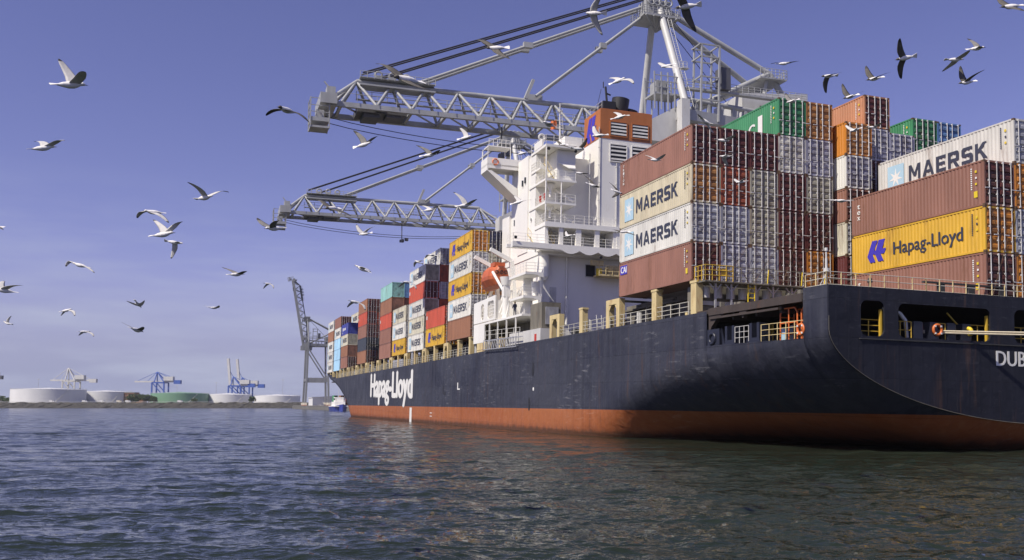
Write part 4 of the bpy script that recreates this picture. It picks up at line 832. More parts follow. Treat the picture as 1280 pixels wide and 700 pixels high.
# lower port structures
b = MB()
v, f = plate_with_holes([(0, 0), (9.4, 0), (9.4, 3.0), (0, 2.75)], [rrect(3.3, 4.7, .25, 2.35, .6), rrect(6.2, 8.9, .25, 2.45, .5)], .14)
b.add([(32.95 - z, 114.6 - x, 9.6 + y) for x, y, z in v], f)
b.box(32.88, 33.02, 109.6, 114.5, 7.0, 9.38); b.box(32.9, 37, 95.2, 114.6, 9.25, 9.5); b.box(33.1, 36.9, 114.3, 114.58, 5.6, 12.2); b.box(33.1, 37.1, 105.3, 105.5, 9.5, 12)
part(b, 'side_house', 'white', ship)
b = MB(); b.box(36.3, 36.4, 96, 114, 3.7, 9.2); part(b, 'side_house_wall', 'coaming', ship)  # wall colour darkened to stand in for shade in the recess
b = MB()
for s0, s1, z0, z1 in ((109.9, 111.3, 9.85, 11.95), (105.7, 108.4, 9.85, 12.0)):
    n = round((s1 - s0) / .45)
    for k in range(1, n): b.box(33.05, 33.12, s0 + (s1 - s0) * k / n - .04, s0 + (s1 - s0) * k / n + .04, z0, z1)
    for k in range(1, 5): b.box(33.06, 33.11, s0, s1, z0 + (z1 - z0) * k / 5 - .03, z0 + (z1 - z0) * k / 5 + .03)
part(b, 'window_grid', 'white', ship)
b = MB()
for s in np.arange(97.5, 109.4, 3.4): b.beam((33.0, s, 5.8), (33.0, s, 9.25), .14)
b.rail([(33, 109.4, 7.4), (33, 96, 7.0)], 1.0, 2, 2.4, .02); part(b, 'side_stanchion', 'white', ship)
b = MB(); b.box(32.9, 34.5, 108.9, 112.9, 5.6, 7.0); b.box(32.86, 32.9, 108.9, 112.9, 6.1, 6.2); part(b, 'deck_locker', 'cream', ship)
b = MB()
for z in (6.0, 7.1):
    for x in (32.5, 33.0): b.beam((x, 108.7, z), (x, 95.8, z - .2), .09)
for s in np.arange(96, 108.7, .9):
    b.beam((32.5, s, 5.9), (32.5, s, 7.0), .06); b.beam((32.5, s, 5.9), (33, s, 5.9), .06); b.beam((32.5, s, 5.95), (32.5, min(108.6, s + .9), 7.0), .05)
part(b, 'accommodation_ladder', 'galv', ship)
for z, s0, s1, x1 in ((14.1, 94.0, 99.8, 35.0), (11.5, 94.6, 99.4, 35.0)):
    b = MB(); b.box(32.85, x1, s0, s1, z - .28, z); b.prism([(32.85, s0, z - .28), (x1, s0, z - .28), (x1, s0, z - .55), (34, s0, z - .28)], (0, .12, 0)); part(b, 'boat_platform', 'white', ship)
    b = MB(); b.rail([(32.9, s1, z), (32.9, s0, z), (x1, s0, z)], 1.05, 3, .9, .025); part(b, 'platform_railing', 'white', ship)
b = MB(); b.box(36.8, 37.18, 100.6, 101.4, 9.5, 14.1); part(b, 'platform_support', 'white', ship); b = MB(); b.box(34.0, 35.0, 97.5, 98, 9.5, 13.8); b.box(35.0, 35.2, 94.7, 95.0, 11.5, 13.8); b.tube((34.6, 95.6, 11.6), (34.6, 95.6, 13.2), .35, 12, .5); part(b, 'platform_support', 'white', ship)
b = MB(); b.box(33.6, 35.8, 90.6, 94.2, 7.6, 10.4); part(b, 'electrical_cabin', 'coaming', ship)
b = MB(); b.box(34.0, 35.5, 90.52, 90.58, 8.0, 9.9); part(b, 'cabin_shutter', 'galv', ship)
b = MB(); b.box(33.4, 36.3, 90.4, 101, 3.7, 7.55); part(b, 'deck_store', 'greywhite', ship)
b = MB(); b.box(33.36, 33.4, 91.6, 92.2, 6.0, 7.0); part(b, 'fire_box', 'redmark', ship)
b = MB(); b.tube((33.6, 103.2, 9.5), (33.6, 103.2, 13.2), .42, 14); b.tube((33.6, 103.2, 12.4), (32.6, 105.6, 15.5), .18, 8); b.box(33.2, 34, 102.8, 103.6, 12.2, 13.6); b.tube((33.6, 103.2, 13.6), (33.6, 103.2, 14.6), .55, 14, .8); part(b, 'crane_post', 'white', ship)
for s in (105.6, 112.4):
    b = MB(); b.beam((35.6, s, 12.2), (35.0, s, 17.0), .45, .6); b.beam((35.0, s, 17.0), (32.2, s, 18.3), .4, .5); b.beam((35.6, s, 12.2), (36.9, s, 14.5), .3); b.beam((33.1, s, 9.5), (34.6, s, 14.0), .35, .4); part(b, 'boat_davit', 'white', ship)
for k in range(9):
    b = MB(); y = 96 + k * 1.9; x = 33.5 + (k % 3) * .5; b.tube((x, y, 9.5), (x, y, 10.1 + (k % 4) * .5), .08 + .06 * (k % 3), 8); part(b, 'vent_pipe', 'greywhite', ship)
for k in range(5):
    b = MB(); b.box(33.4 + .4 * (k % 2), 34.0 + .4 * (k % 2), 101.2 + 1.5 * k, 102 + 1.5 * k, 3.7, 6.4 + .5 * (k % 3)); part(b, 'deck_machinery', ['greywhite', 'darkrecess', 'cream'][k % 3], ship)
for k in range(4):
    b = MB(); b.beam((33.4, 102.5 + k * .8, 9.5 + k * .3), (34.2, 103 + k * .8, 13 - k * .15), .1); part(b, 'davit_strut', 'white', ship)

# ---- things carried on the ship
t = thing('lifeboat', 'orange enclosed lifeboat hanging in davits forward of the bridge front', 'lifeboat', (33.9, 109.2, 13.7), SHIP)
b = MB(); prof = [(-3.1, .55), (-2.9, .8), (-1.5, 1), (1.2, 1), (2.6, .72), (3.5, .22)]; sec = [(-.15, 0), (-.8, .35), (-1.25, 1.1), (-1.3, 1.55), (-1.05, 2.4), (-.5, 2.95), (.5, 2.95), (1.05, 2.4), (1.3, 1.55), (1.25, 1.1), (.8, .35), (.15, 0)]
vs = [(33.9 + x * k, 109.2 + y, 13.7 + .25 * (1 - k) + z * (.55 + .45 * k)) for y, k in prof for x, z in sec]; n = len(sec)
b.add(vs, [(i * n + j, i * n + (j + 1) % n, (i + 1) * n + (j + 1) % n, (i + 1) * n + j) for i in range(len(prof) - 1) for j in range(n)] + [tuple(range(n))[::-1], tuple(range((len(prof) - 1) * n, len(prof) * n))])
part(b, 'lifeboat_hull', 'lifeboat', t)
b = MB(); b.box(33.2, 34.6, 106.8, 108.5, 16.45, 16.95); part(b, 'conning_tower', 'lifeboat', t)
b = MB()
for x in (33.3, 33.9, 34.5): b.ring((x, 106.05, 15.6), (0, 1, 0), .2, .05, 12, 6)
part(b, 'hatch_ring', 'black', t)
b = MB(); b.ring((33.9, 106.0, 14.2), (0, 1, 0), .3, .06, 12, 6); b.box(33.86, 33.94, 106.0, 106.6, 13.2, 14.3); part(b, 'propeller_guard', 'darkrecess', t)
for loc, ax, lb in (((32.84, 44.72, 4.35), (1, 0, 0), 'orange lifebuoy hung on the side rail beside the orange guard frames'), ((40.75, 42.46, 4.5), (0, 1, 0), 'orange lifebuoy on the rail inside the wide transom opening'), ((33.9, 109.55, 30.45), (0, 1, 0), 'small red-orange lifebuoy fixed to the bridge wing')):
    t = thing('lifebuoy', lb, 'lifebuoy', loc, SHIP, 'lifebuoys on the ship'); b = MB(); b.ring(loc, ax, .30 if loc[1] < 100 else .38, .085, 20, 8); part(b, 'ring', 'orange', t)
    k = .30 if loc[1] < 100 else .38
    for i in range(4):
        a = math.pi / 4 + i * math.pi / 2; e = Vector((abs(ax[1]), abs(ax[0]), 0)); c = Vector(loc) + e * (k * math.cos(a)) + Vector((0, 0, k * math.sin(a))); hx, hy = (.10, .05) if ax[0] else (.05, .10)
        b = MB(); b.box(c.x - hx, c.x + hx, c.y - hy, c.y + hy, c.z - .05, c.z + .05); part(b, 'reflective_band', 'inkw', t)
for z, lb, dz in ((4.46, 'upper of the two pale mooring ropes running across the stern', .30), (4.36, 'lower of the two pale mooring ropes running across the stern', .12)):
    b = MB(); p0 = Vector((39.55, 43.2, z)); p1 = Vector((72, 30.5, z + dz + .3)); b.path([p0.lerp(p1, i / 24) - Vector((0, 0, .25 * math.sin(math.pi * i / 24))) for i in range(25)], .055, 8)
    o = b.build('mooring_rope', 'rope', None, (39.55, 43.2, z), SHIP @ Matrix.Translation((39.55, 43.2, z))); tag(o, lb, 'rope', 'mooring ropes at the stern')
b = MB(); b.path([Vector((44.5, 42.4, 5.0)).lerp(Vector((46.4, 42.4, 5.6)), i / 10) - Vector((0, 0, .5 * math.sin(math.pi * i / 10))) for i in range(11)], .03, 6)
tag(b.build('heaving_line', 'rope', None, (44.5, 42.4, 5), SHIP @ Matrix.Translation((44.5, 42.4, 5))), 'thin slack line hanging between two transom openings', 'rope')
b = MB(); g2 = 9
vs = [(40.05 - .75 * i / g2, 103.8 + .1 * math.sin(i * .9), 35.0 - 1.1 * j / 5 - .25 * i / g2 + .06 * math.sin(i)) for j in range(6) for i in range(g2 + 1)]
b.add(vs, [(j * (g2 + 1) + i, j * (g2 + 1) + i + 1, (j + 1) * (g2 + 1) + i + 1, (j + 1) * (g2 + 1) + i) for j in range(5) for i in range(g2)])
o = b.build('flag', 'orange', None, (40.05, 103.8, 35), SHIP @ Matrix.Translation((40.05, 103.8, 35))); md = o.modifiers.new('thickness', 'SOLIDIFY'); md.thickness = .02; tag(o, 'small orange-red flag on the signal mast beside the funnel', 'flag')

# ------------------------------------------------------------------ shipping containers
PAL = dict(brown=(.28, .135, .095), rust=(.31, .145, .08), maroon=(.115, .030, .028), tanrust=(.56, .50, .35), grey=(.42, .43, .47), greyb=(.40, .38, .30), white=(.64, .625, .565), cream=(.58, .545, .42),
           yellow=(.60, .355, .035), orange=(.58, .22, .03), obrown=(.44, .20, .06), tan=(.46, .22, .11), green=(.055, .25, .11), blue=(.13, .26, .50), navy=(.028, .036, .085), royal=(.045, .06, .30), red=(.48, .085, .045), teal=(.27, .50, .46), sky=(.40, .66, .86), slate=(.05, .06, .08), lav=(.36, .36, .43), bred=(.36, .085, .04))
CN = dict(brown='brown', rust='rust-brown', maroon='dark maroon', tanrust='rust-stained cream', grey='grey', greyb='dusty beige-grey', white='white', cream='cream', yellow='yellow', orange='orange', obrown='orange-brown', tan='pale orange-brown', green='green', blue='mid-blue', navy='dark navy', royal='royal blue', red='red', teal='teal', sky='sky-blue', slate='blackish', lav='lavender-grey', bred='brick-red')
L2, W2 = 6.095, 1.219
_body = {}
def body_mesh(h):
    k = round(h, 2)
    if k in _body: return _body[k]
    b = MB()
    for x in (-1, 1):
        for y in (-1, 1):
            b.box(*(sorted((x * (W2 - .11), x * W2))), *(sorted((y * (L2 - .13), y * L2))), .13, h - .13)
            for z0, z1 in ((0, .125), (h - .125, h)): b.box(*(sorted((x * (W2 - .16), x * (W2 + .004)))), *(sorted((y * (L2 - .175), y * (L2 + .004)))), z0, z1, 1)
        for z0, z1 in ((.02, .15), (h - .11, h - .01)): b.box(*(sorted((x * (W2 - .06), x * (W2 - .002)))), -L2 + .17, L2 - .17, z0, z1)
        # corrugated side wall
        ys = []; y = -L2 + .13; n = 40; P = (2 * L2 - .26) / n; pr = []
        for i in range(n):
            y0 = -L2 + .13 + P * i
            for f_, d in ((0, .012), (.26, .012), (.5, .05), (.76, .05)): pr.append((y0 + P * f_, d))
        pr.append((L2 - .13, .012)); v = [(x * (W2 - d), y, z) for y, d in pr for z in (.14, h - .10)]
        b.add(v, [((2 * i, 2 * i + 1, 2 * i + 3, 2 * i + 2) if x < 0 else (2 * i, 2 * i + 2, 2 * i + 3, 2 * i + 1)) for i in range(len(pr) - 1)])
    # roof, floor, forward end
    b.box(-W2 + .06, W2 - .06, -L2 + .1, L2 - .1, h - .05, h - .02); b.box(-W2 + .06, W2 - .06, -L2 + .1, L2 - .1, .04, .12)
    b.box(-W2 + .11, W2 - .11, L2 - .07, L2 - .03, .12, h - .12)
    for y in (-1, 1):
        for z0, z1 in ((.02, .15), (h - .13, h - .01)): b.box(-W2 + .16, W2 - .16, *(sorted((y * (L2 - .08), y * (L2 - .003)))), z0, z1)
    _body[k] = b.mesh('container_shell', ['cont', 'casting']); return _body[k]
_door = {}
def door_meshes(h, kind):
    k = (round(h, 2), kind)
    if k in _door: return _door[k]
    out = []
    if kind == 'door':
        for sg in (-1, 1):
            b = MB(); x0, x1 = sorted((sg * .012, sg * (W2 - .115))); b.box(x0, x1, -.03, .0, .155, h - .135); b.box(sg * .011 - .011, sg * .011 + .011, -.034, .0, .15, h - .13, 1); b.box(x0, x1, -.034, -.001, .13, .154, 1)
            hz = (h - .29 - .16) / 5
            for i in range(5):
                z0 = .155 + .08 + i * hz
                b.prism([(x0 + .07, -.031, z0 + .02), (x0 + .07, -.10, z0 + .07), (x0 + .07, -.10, z0 + hz * .52), (x0 + .07, -.031, z0 + hz * .64)], (x1 - x0 - .14, 0, 0))
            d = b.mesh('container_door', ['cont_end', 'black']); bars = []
            for xb in (.24, .86):
                c = MB(); x = sg * (xb + .02); c.tube((x, -.135, .06), (x, -.135, h - .05), .032, 6)
                for z in (.1, .75, 1.6, h - .12): c.box(x - .055, x + .055, -.15, -.07, z - .05, z + .05)
                c.beam((x, -.155, 1.12), (x + sg * .34, -.155, 1.10), .05); bars.append(c.mesh('locking_bar', ['bar']))
            out.append((d, bars))
    else:
        b = MB(); n = 11; P = (2 * W2 - .24) / n; pr = []
        for i in range(n):
            x0 = -W2 + .12 + P * i
            for f_, d in ((0, 0), (.3, 0), (.5, .045), (.8, .045)): pr.append((x0 + P * f_, d))
        pr.append((W2 - .12, 0)); v = [(x, d - .05, z) for x, d in pr for z in (.155, h - .135)]
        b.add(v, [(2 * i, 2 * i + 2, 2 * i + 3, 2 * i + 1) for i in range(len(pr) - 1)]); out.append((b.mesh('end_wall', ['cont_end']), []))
    _door[k] = out; return out

_art = {}
def art_mesh(kind, h):
    """port-side lettering and marks, shared by all containers with the same livery"""
    k = (kind, round(h, 2))
    if k in _art: return _art[k]
    X = -W2 - .002; A = (0, -1, 0); Z = (0, 0, 1); out = []
    if kind in ('M', 'Mw'):
        b = MB(); block_text(b, 'MAERSK', (X, 2.95, .86), A, Z, 7.0, 1.12); out.append((b.mesh('lettering', ['ink']), 'lettering'))
        b = MB(); b.box(X - .004, X, 3.45, 5.1, .45, 2.35, 0); cy, cz = 4.275, 1.4; P = []
        for i in range(14): a = math.pi / 2 + i * math.pi / 7; r = .72 if i % 2 == 0 else .24; P.append((X - .006, cy + r * math.cos(a), cz + r * math.sin(a)))
        b.prism(P[::-1], (-.006, 0, 0), 1); out.append((b.mesh('emblem', ['ltblue', 'inkw']), 'emblem'))
    elif kind == 'H':
        b = MB(); text_mb(b, 'Hapag-Lloyd', (X, 1.85, .98), A, Z, 6.2, .86, .03, 0, .004); out.append((b.mesh('lettering', ['ink']), 'lettering'))
        b = MB(); slants(b, (X - .002, 4.45, .68), A, Z, 1.9, 1.55, 0, .008); out.append((b.mesh('emblem', ['hlblue']), 'emblem'))
    elif kind == 'CAI':
        b = MB(); b.box(X - .004, X, 4.55, 5.85, 1.85, 2.6); out.append((b.mesh('emblem_panel', ['hlblue']), 'emblem_panel'))
        b = MB(); text_mb(b, 'CAI', (X - .006, 5.75, 1.98), A, Z, 1.1, .5, .05, 0, .006); out.append((b.mesh('lettering', ['inkw']), 'lettering'))
    elif kind in ('tex', 'tri'):
        b = MB()
        for i, c in enumerate('tex' if kind == 'tex' else 'TRITON'): text_mb(b, c, (X, 5.5, (1.95 - i * .42) if kind == 'tex' else 2.3 - i * .3), A, Z, .32 if kind == 'tex' else .24, .4 if kind == 'tex' else .22, .03, 0, .006)
        out.append((b.mesh('lettering', ['inkw']), 'lettering'))
    elif kind == 'C':
        b = MB(); text_mb(b, 'C', (X, -2.0, .72), A, Z, .95, 1.0, .05, 0, .006); b.box(X - .006, X, -3.95, -3.35, .62, 2.15); b.box(X - .006, X, .5, .9, .2, .45); out.append((b.mesh('lettering', ['inkw']), 'lettering'))
    elif kind == 'dot':
        b = MB(); b.prism([(X, 3.5 + .3 * math.cos(a), 1.35 + .34 * math.sin(a)) for a in np.linspace(6.28, 0, 9)[:-1]], (-.006, 0, 0)); out.append((b.mesh('white_mark', ['inkw']), 'white_mark'))
        b = MB(); b.box(X - .006, X, -1.0, 0, 1.2, 2.0); out.append((b.mesh('dark_panel', ['casting']), 'dark_panel'))
    elif kind == 'sq':
        b = MB(); b.box(X - .006, X, 5.2, 5.7, 1.5, 2.1); out.append((b.mesh('white_mark', ['inkw']), 'white_mark'))
    elif kind == 'trio':
        b = MB(); b.box(X - .006, X, 2.2, 3.6, 1.1, 1.9); b.box(X - .006, X, .2, 1.4, 1.2, 1.8); b.box(X - .006, X, -1.8, -.6, 1.2, 1.8); b.box(X - .006, X, 3.4, 3.9, .4, .8); out.append((b.mesh('white_mark', ['inkw']), 'white_mark'))
    # identification marks near the after edge
    if kind != 'sq':
        b = MB(); mi = 1 if kind in ('M', 'Mw', 'H') else 0
        for i in range(11): b.box(X - .004, X, -5.15, -5.05, h - .45 - i * .13, h - .37 - i * .13, mi)
        b.box(X - .004, X, -5.52, -5.38, h - .72, h - .56, 2); b.box(X - .004, X, -5.52, -5.40, h - 1.1, h - .98, mi); b.box(X - .004, X, -5.52, -5.38, h - 1.5, h - 1.36, 2)
        if kind in ('CAI', 'tex'): b.box(X - .004, X, -5.56, -5.28, .6, 1.0, 2)
        out.append((b.mesh('identification_marks', ['inkw', 'ink', 'yelmark']), 'identification_marks'))
    _art[k] = out; return out

ORD = ['bottom', 'second', 'third', 'fourth', 'fifth', 'top']
def container(x0, sa, z, h, col, end='door', art=None, label='', group='', jit=0.0, endcol=None):
    me = body_mesh(h); o = bpy.data.objects.new('shipping_container', me); COL.objects.link(o)
    c = np.array(PAL[col]) * random.uniform(.92, 1.06); o.color = (*c, 1)
    o.matrix_world = SHIP @ Matrix.Translation((x0 + W2 + .01 + random.uniform(-jit, jit), sa + L2 + random.uniform(-jit, jit), z)); tag(o, label, 'shipping container', group)
    ec = np.array(PAL[endcol]) if endcol else c  # ends darker than the sides: grime, and aft-face shade put into the colour
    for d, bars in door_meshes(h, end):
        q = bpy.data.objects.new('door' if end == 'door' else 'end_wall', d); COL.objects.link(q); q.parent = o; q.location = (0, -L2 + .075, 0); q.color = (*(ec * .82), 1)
        for bm_ in bars: w = bpy.data.objects.new('locking_bar', bm_); COL.objects.link(w); w.parent = q
    b_ = None
    if art:
        for m_, nm in art_mesh(art, h): w = bpy.data.objects.new(nm, m_); COL.objects.link(w); w.parent = o
    return o
ARTD = {'M': ' with dark capital lettering and star panel', 'Mw': ' with dark capital lettering and star panel', 'H': ' with blue emblem and dark lettering', 'CAI': ' with white letters on blue patch', 'tex': ' with white letters stacked vertically', 'tri': ' with small vertical lettering', 'C': ' with white C', 'dot': ' with white hexagon mark', 'sq': ' with white square', 'trio': ' with white marks', None: ''}
COLW = ['outer', 'second', 'third', 'fourth', 'fifth', 'sixth', 'seventh', 'eighth', 'ninth', 'tenth']
def stack(x0, sa, zbase, specs, pitch, where, group, ci=0):
    """specs from the bottom up: (colour, end, art[, end colour])"""
    n = len(specs)
    for i, sp in enumerate(specs):
        col, end, art = sp[:3]; tier = 'top' if i == n - 1 else ORD[i]
        lab = f"{CN[col]} container{ARTD[art]}, {tier} of {COLW[ci]} column, {where}"
        if len(lab.split()) > 16: lab = f"{CN[col]} container, {tier} of {COLW[ci]} column, {where}"
        container(x0, sa, zbase + i * pitch, pitch - .022, col, end, art, lab, group, .012, sp[3] if len(sp) > 3 else None)
D, P_ = 'door', 'plain'
wA, gA = 'block just astern of superstructure', 'containers stacked astern of the superstructure'
X = lambda i: 32.83 + 2.49 * i
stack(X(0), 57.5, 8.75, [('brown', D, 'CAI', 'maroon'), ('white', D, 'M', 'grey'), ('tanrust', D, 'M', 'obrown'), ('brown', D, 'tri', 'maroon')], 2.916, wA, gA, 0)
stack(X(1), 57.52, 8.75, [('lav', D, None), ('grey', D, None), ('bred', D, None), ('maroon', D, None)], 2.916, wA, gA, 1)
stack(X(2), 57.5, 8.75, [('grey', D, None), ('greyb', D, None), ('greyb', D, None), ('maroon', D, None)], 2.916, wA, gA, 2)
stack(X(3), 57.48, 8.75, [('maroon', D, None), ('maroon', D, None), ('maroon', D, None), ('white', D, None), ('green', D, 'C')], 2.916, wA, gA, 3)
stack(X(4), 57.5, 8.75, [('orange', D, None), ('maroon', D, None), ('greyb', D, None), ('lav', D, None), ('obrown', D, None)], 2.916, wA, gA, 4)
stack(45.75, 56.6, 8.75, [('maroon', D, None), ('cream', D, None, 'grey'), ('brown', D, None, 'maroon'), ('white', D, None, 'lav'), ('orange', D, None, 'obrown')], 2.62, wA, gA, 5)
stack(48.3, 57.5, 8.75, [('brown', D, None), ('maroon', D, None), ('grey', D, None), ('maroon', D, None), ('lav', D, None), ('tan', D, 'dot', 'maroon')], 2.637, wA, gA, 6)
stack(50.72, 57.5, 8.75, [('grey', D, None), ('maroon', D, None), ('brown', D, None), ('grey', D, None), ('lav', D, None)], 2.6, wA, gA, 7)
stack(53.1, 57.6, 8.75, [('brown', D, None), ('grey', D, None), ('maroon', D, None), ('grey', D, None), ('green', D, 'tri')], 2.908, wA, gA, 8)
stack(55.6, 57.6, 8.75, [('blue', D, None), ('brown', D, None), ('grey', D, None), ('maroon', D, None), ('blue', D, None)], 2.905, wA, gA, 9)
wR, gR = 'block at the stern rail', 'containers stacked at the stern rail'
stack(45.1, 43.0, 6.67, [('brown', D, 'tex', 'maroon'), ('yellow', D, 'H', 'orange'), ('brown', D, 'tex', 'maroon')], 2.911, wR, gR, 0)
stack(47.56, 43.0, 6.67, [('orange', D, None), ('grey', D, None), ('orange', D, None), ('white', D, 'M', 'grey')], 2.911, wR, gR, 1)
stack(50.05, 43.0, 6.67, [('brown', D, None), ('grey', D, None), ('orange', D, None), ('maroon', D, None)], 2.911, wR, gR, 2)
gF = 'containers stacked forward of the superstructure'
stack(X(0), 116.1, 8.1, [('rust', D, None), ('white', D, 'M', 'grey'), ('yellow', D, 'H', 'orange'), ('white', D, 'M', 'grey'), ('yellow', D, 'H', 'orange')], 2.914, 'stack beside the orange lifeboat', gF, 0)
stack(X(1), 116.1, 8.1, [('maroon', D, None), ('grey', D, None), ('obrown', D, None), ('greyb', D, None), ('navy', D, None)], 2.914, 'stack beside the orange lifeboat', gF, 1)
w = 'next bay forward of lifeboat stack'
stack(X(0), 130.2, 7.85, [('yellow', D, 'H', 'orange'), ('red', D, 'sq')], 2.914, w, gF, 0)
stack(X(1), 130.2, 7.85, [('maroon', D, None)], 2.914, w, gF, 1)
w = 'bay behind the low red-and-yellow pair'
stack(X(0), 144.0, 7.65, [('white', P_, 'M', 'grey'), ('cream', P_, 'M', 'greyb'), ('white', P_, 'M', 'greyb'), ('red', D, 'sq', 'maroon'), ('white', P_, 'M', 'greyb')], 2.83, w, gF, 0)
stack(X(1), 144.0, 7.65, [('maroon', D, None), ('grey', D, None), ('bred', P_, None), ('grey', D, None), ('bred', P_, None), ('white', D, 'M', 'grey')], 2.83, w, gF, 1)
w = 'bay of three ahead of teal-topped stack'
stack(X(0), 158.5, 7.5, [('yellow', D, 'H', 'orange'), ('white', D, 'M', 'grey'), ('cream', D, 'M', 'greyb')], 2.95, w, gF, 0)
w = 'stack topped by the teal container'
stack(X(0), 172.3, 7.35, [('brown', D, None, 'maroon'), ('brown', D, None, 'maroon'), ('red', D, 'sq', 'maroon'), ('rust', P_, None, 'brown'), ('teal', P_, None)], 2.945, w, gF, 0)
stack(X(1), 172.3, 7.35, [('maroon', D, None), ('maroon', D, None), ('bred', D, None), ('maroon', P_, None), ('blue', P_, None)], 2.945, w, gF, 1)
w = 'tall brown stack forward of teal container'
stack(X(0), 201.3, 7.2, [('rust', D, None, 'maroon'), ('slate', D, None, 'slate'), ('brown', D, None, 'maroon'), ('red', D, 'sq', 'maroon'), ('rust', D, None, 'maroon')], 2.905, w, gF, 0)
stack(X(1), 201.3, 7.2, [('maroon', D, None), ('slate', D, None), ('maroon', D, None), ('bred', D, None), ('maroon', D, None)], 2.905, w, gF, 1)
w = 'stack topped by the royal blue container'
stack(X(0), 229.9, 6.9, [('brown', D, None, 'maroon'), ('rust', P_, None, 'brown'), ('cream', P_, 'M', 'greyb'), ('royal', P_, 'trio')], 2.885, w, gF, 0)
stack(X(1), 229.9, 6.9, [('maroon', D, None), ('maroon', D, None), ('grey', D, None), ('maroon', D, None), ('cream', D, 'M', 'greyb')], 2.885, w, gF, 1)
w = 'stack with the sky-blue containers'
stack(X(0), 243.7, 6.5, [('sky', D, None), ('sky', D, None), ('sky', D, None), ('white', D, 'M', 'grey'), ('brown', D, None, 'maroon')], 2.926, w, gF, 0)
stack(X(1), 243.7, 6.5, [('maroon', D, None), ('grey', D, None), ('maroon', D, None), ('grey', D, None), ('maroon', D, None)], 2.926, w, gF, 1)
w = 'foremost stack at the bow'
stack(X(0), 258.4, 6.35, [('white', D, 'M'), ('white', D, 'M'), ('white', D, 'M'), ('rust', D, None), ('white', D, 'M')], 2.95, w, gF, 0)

# ------------------------------------------------------------------ containers and sheds far down the quay, work boat
def small_container(loc, col, label, L=12.2):
    o = bpy.data.objects.new('shipping_container', body_mesh(2.6)); COL.objects.link(o); o.color = (*PAL[col], 1)
    o.matrix_world = QUAY @ Matrix.Translation(loc); return tag(o, label, 'shipping container', 'containers far down the quay')
for i, (c1, c2) in enumerate((('green', 'yellow'), ('rust', 'bred'), ('bred', 'rust'), ('navy', 'rust'), ('royal', 'bred'), ('white', 'green'))):
    x = 91.5 + i * 5.2
    for k, c in enumerate((c2, c1, c1)):
        small_container((x, 700 + i, 2.61 + k * 2.64), c, f"{CN[c]} container, {['bottom', 'middle', 'top'][k]} of the {['first', 'second', 'third', 'fourth', 'fifth', 'sixth'][i]} small stack right of the raised-boom crane")
t = thing('warehouse', 'low white quay shed behind the legs of the raised-boom crane', 'shed', (100, 755, 2.6), QUAY)
b = MB(); b.box(80, 128, 748, 780, 2.61, 9.2); part(b, 'wall', 'tankw', t); b = MB(); b.prism([(79.5, 747.5, 9.2), (128.5, 747.5, 9.2), (128.5, 747.5, 9.6), (104, 747.5, 11.2), (79.5, 747.5, 9.6)], (0, 33, 0)); part(b, 'roof', 'tankw', t)
t = thing('work_boat', 'small blue and white boat just beyond the bow', 'boat', (69.0, 420, 0), QUAY)
b = MB(); sec = [(-14, 0.2, 3.4), (-11, 2.2, 2.9), (-5, 3.4, 2.4), (6, 3.6, 2.2), (14, 3.2, 2.3)]
xc, yc = 59.5, 440
vs = []
for y, w_, zt in sec: vs += [(xc - w_, yc + y, zt), (xc - w_ * .8, yc + y, -.6), (xc + w_ * .8, yc + y, -.6), (xc + w_, yc + y, zt)]
b.add(vs, [(i * 4 + j, i * 4 + (j + 1) % 4, (i + 1) * 4 + (j + 1) % 4, (i + 1) * 4 + j) for i in range(4) for j in range(4)] + [(3, 2, 1, 0), (16, 17, 18, 19)]); part(b, 'boat_hull', 'royalpaint', t)
b = MB(); b.box(xc - 2.4, xc + 2.4, yc - 4, yc + 9, 2.3, 4.6); b.box(xc - 2, xc + 2, yc - 2, yc + 4, 4.6, 6.8); b.box(xc - 3.3, xc + 3.3, yc - 12, yc + 13, 2.25, 2.6); part(b, 'wheelhouse', 'white', t)
b = MB(); b.box(xc - 2.06, xc + 2.06, yc - 1.4, yc + 3.4, 5.5, 6.3); part(b, 'window', 'glass', t)
b = MB(); b.tube((xc, yc + 1, 6.8), (xc, yc + 1, 10.5), .1); part(b, 'mast', 'greywhite', t)

# ------------------------------------------------------------------ far shore: bushes, buildings, poles, vans
def bush(u, d, w_, h_, seed, label):
    g_ = random.Random(seed); x, y, _ = px(u, 505, d); t = thing('tree', label, 'tree', (x, y, 6), WORLD, 'trees on the far shore')
    b = MB(); b.tube((x, y, 6), (x, y, 6 + h_ * .6), .4, 6, .15)
    for k in range(5): a = g_.uniform(0, 6.28); b.tube((x, y, 6 + h_ * .3), (x + w_ * .3 * math.cos(a), y + w_ * .3 * math.sin(a), 6 + h_ * g_.uniform(.5, .8)), .18, 5, .05)
    part(b, 'trunk', 'brick', t); b = MB()
    cl = [(g_.uniform(-.38, .38) * w_, g_.uniform(-.35, .35) * w_, g_.uniform(.3, .85) * h_, g_.uniform(.14, .27)) for _ in range(13)]
    for k in range(900):
        cx, cy, cz, cr_ = cl[k % 13]; rr = cr_ * min(w_, h_ * 1.4); a = g_.uniform(0, 6.28); e = math.asin(g_.uniform(-1, 1)); r_ = rr * g_.uniform(.55, 1.05)
        p = Vector((x + cx + r_ * math.cos(e) * math.cos(a), y + cy + r_ * math.cos(e) * math.sin(a), 6 + cz + r_ * math.sin(e))); q = g_.uniform(.35, .8)
        u1 = Vector((g_.uniform(-1, 1), g_.uniform(-1, 1), g_.uniform(-1, 1))).normalized() * q; u2 = u1.orthogonal().normalized() * q * .7
        b.add([p - u1, p + u2, p + u1, p - u2], [(0, 1, 2, 3)])
    part(b, 'crown', 'leaf', t)
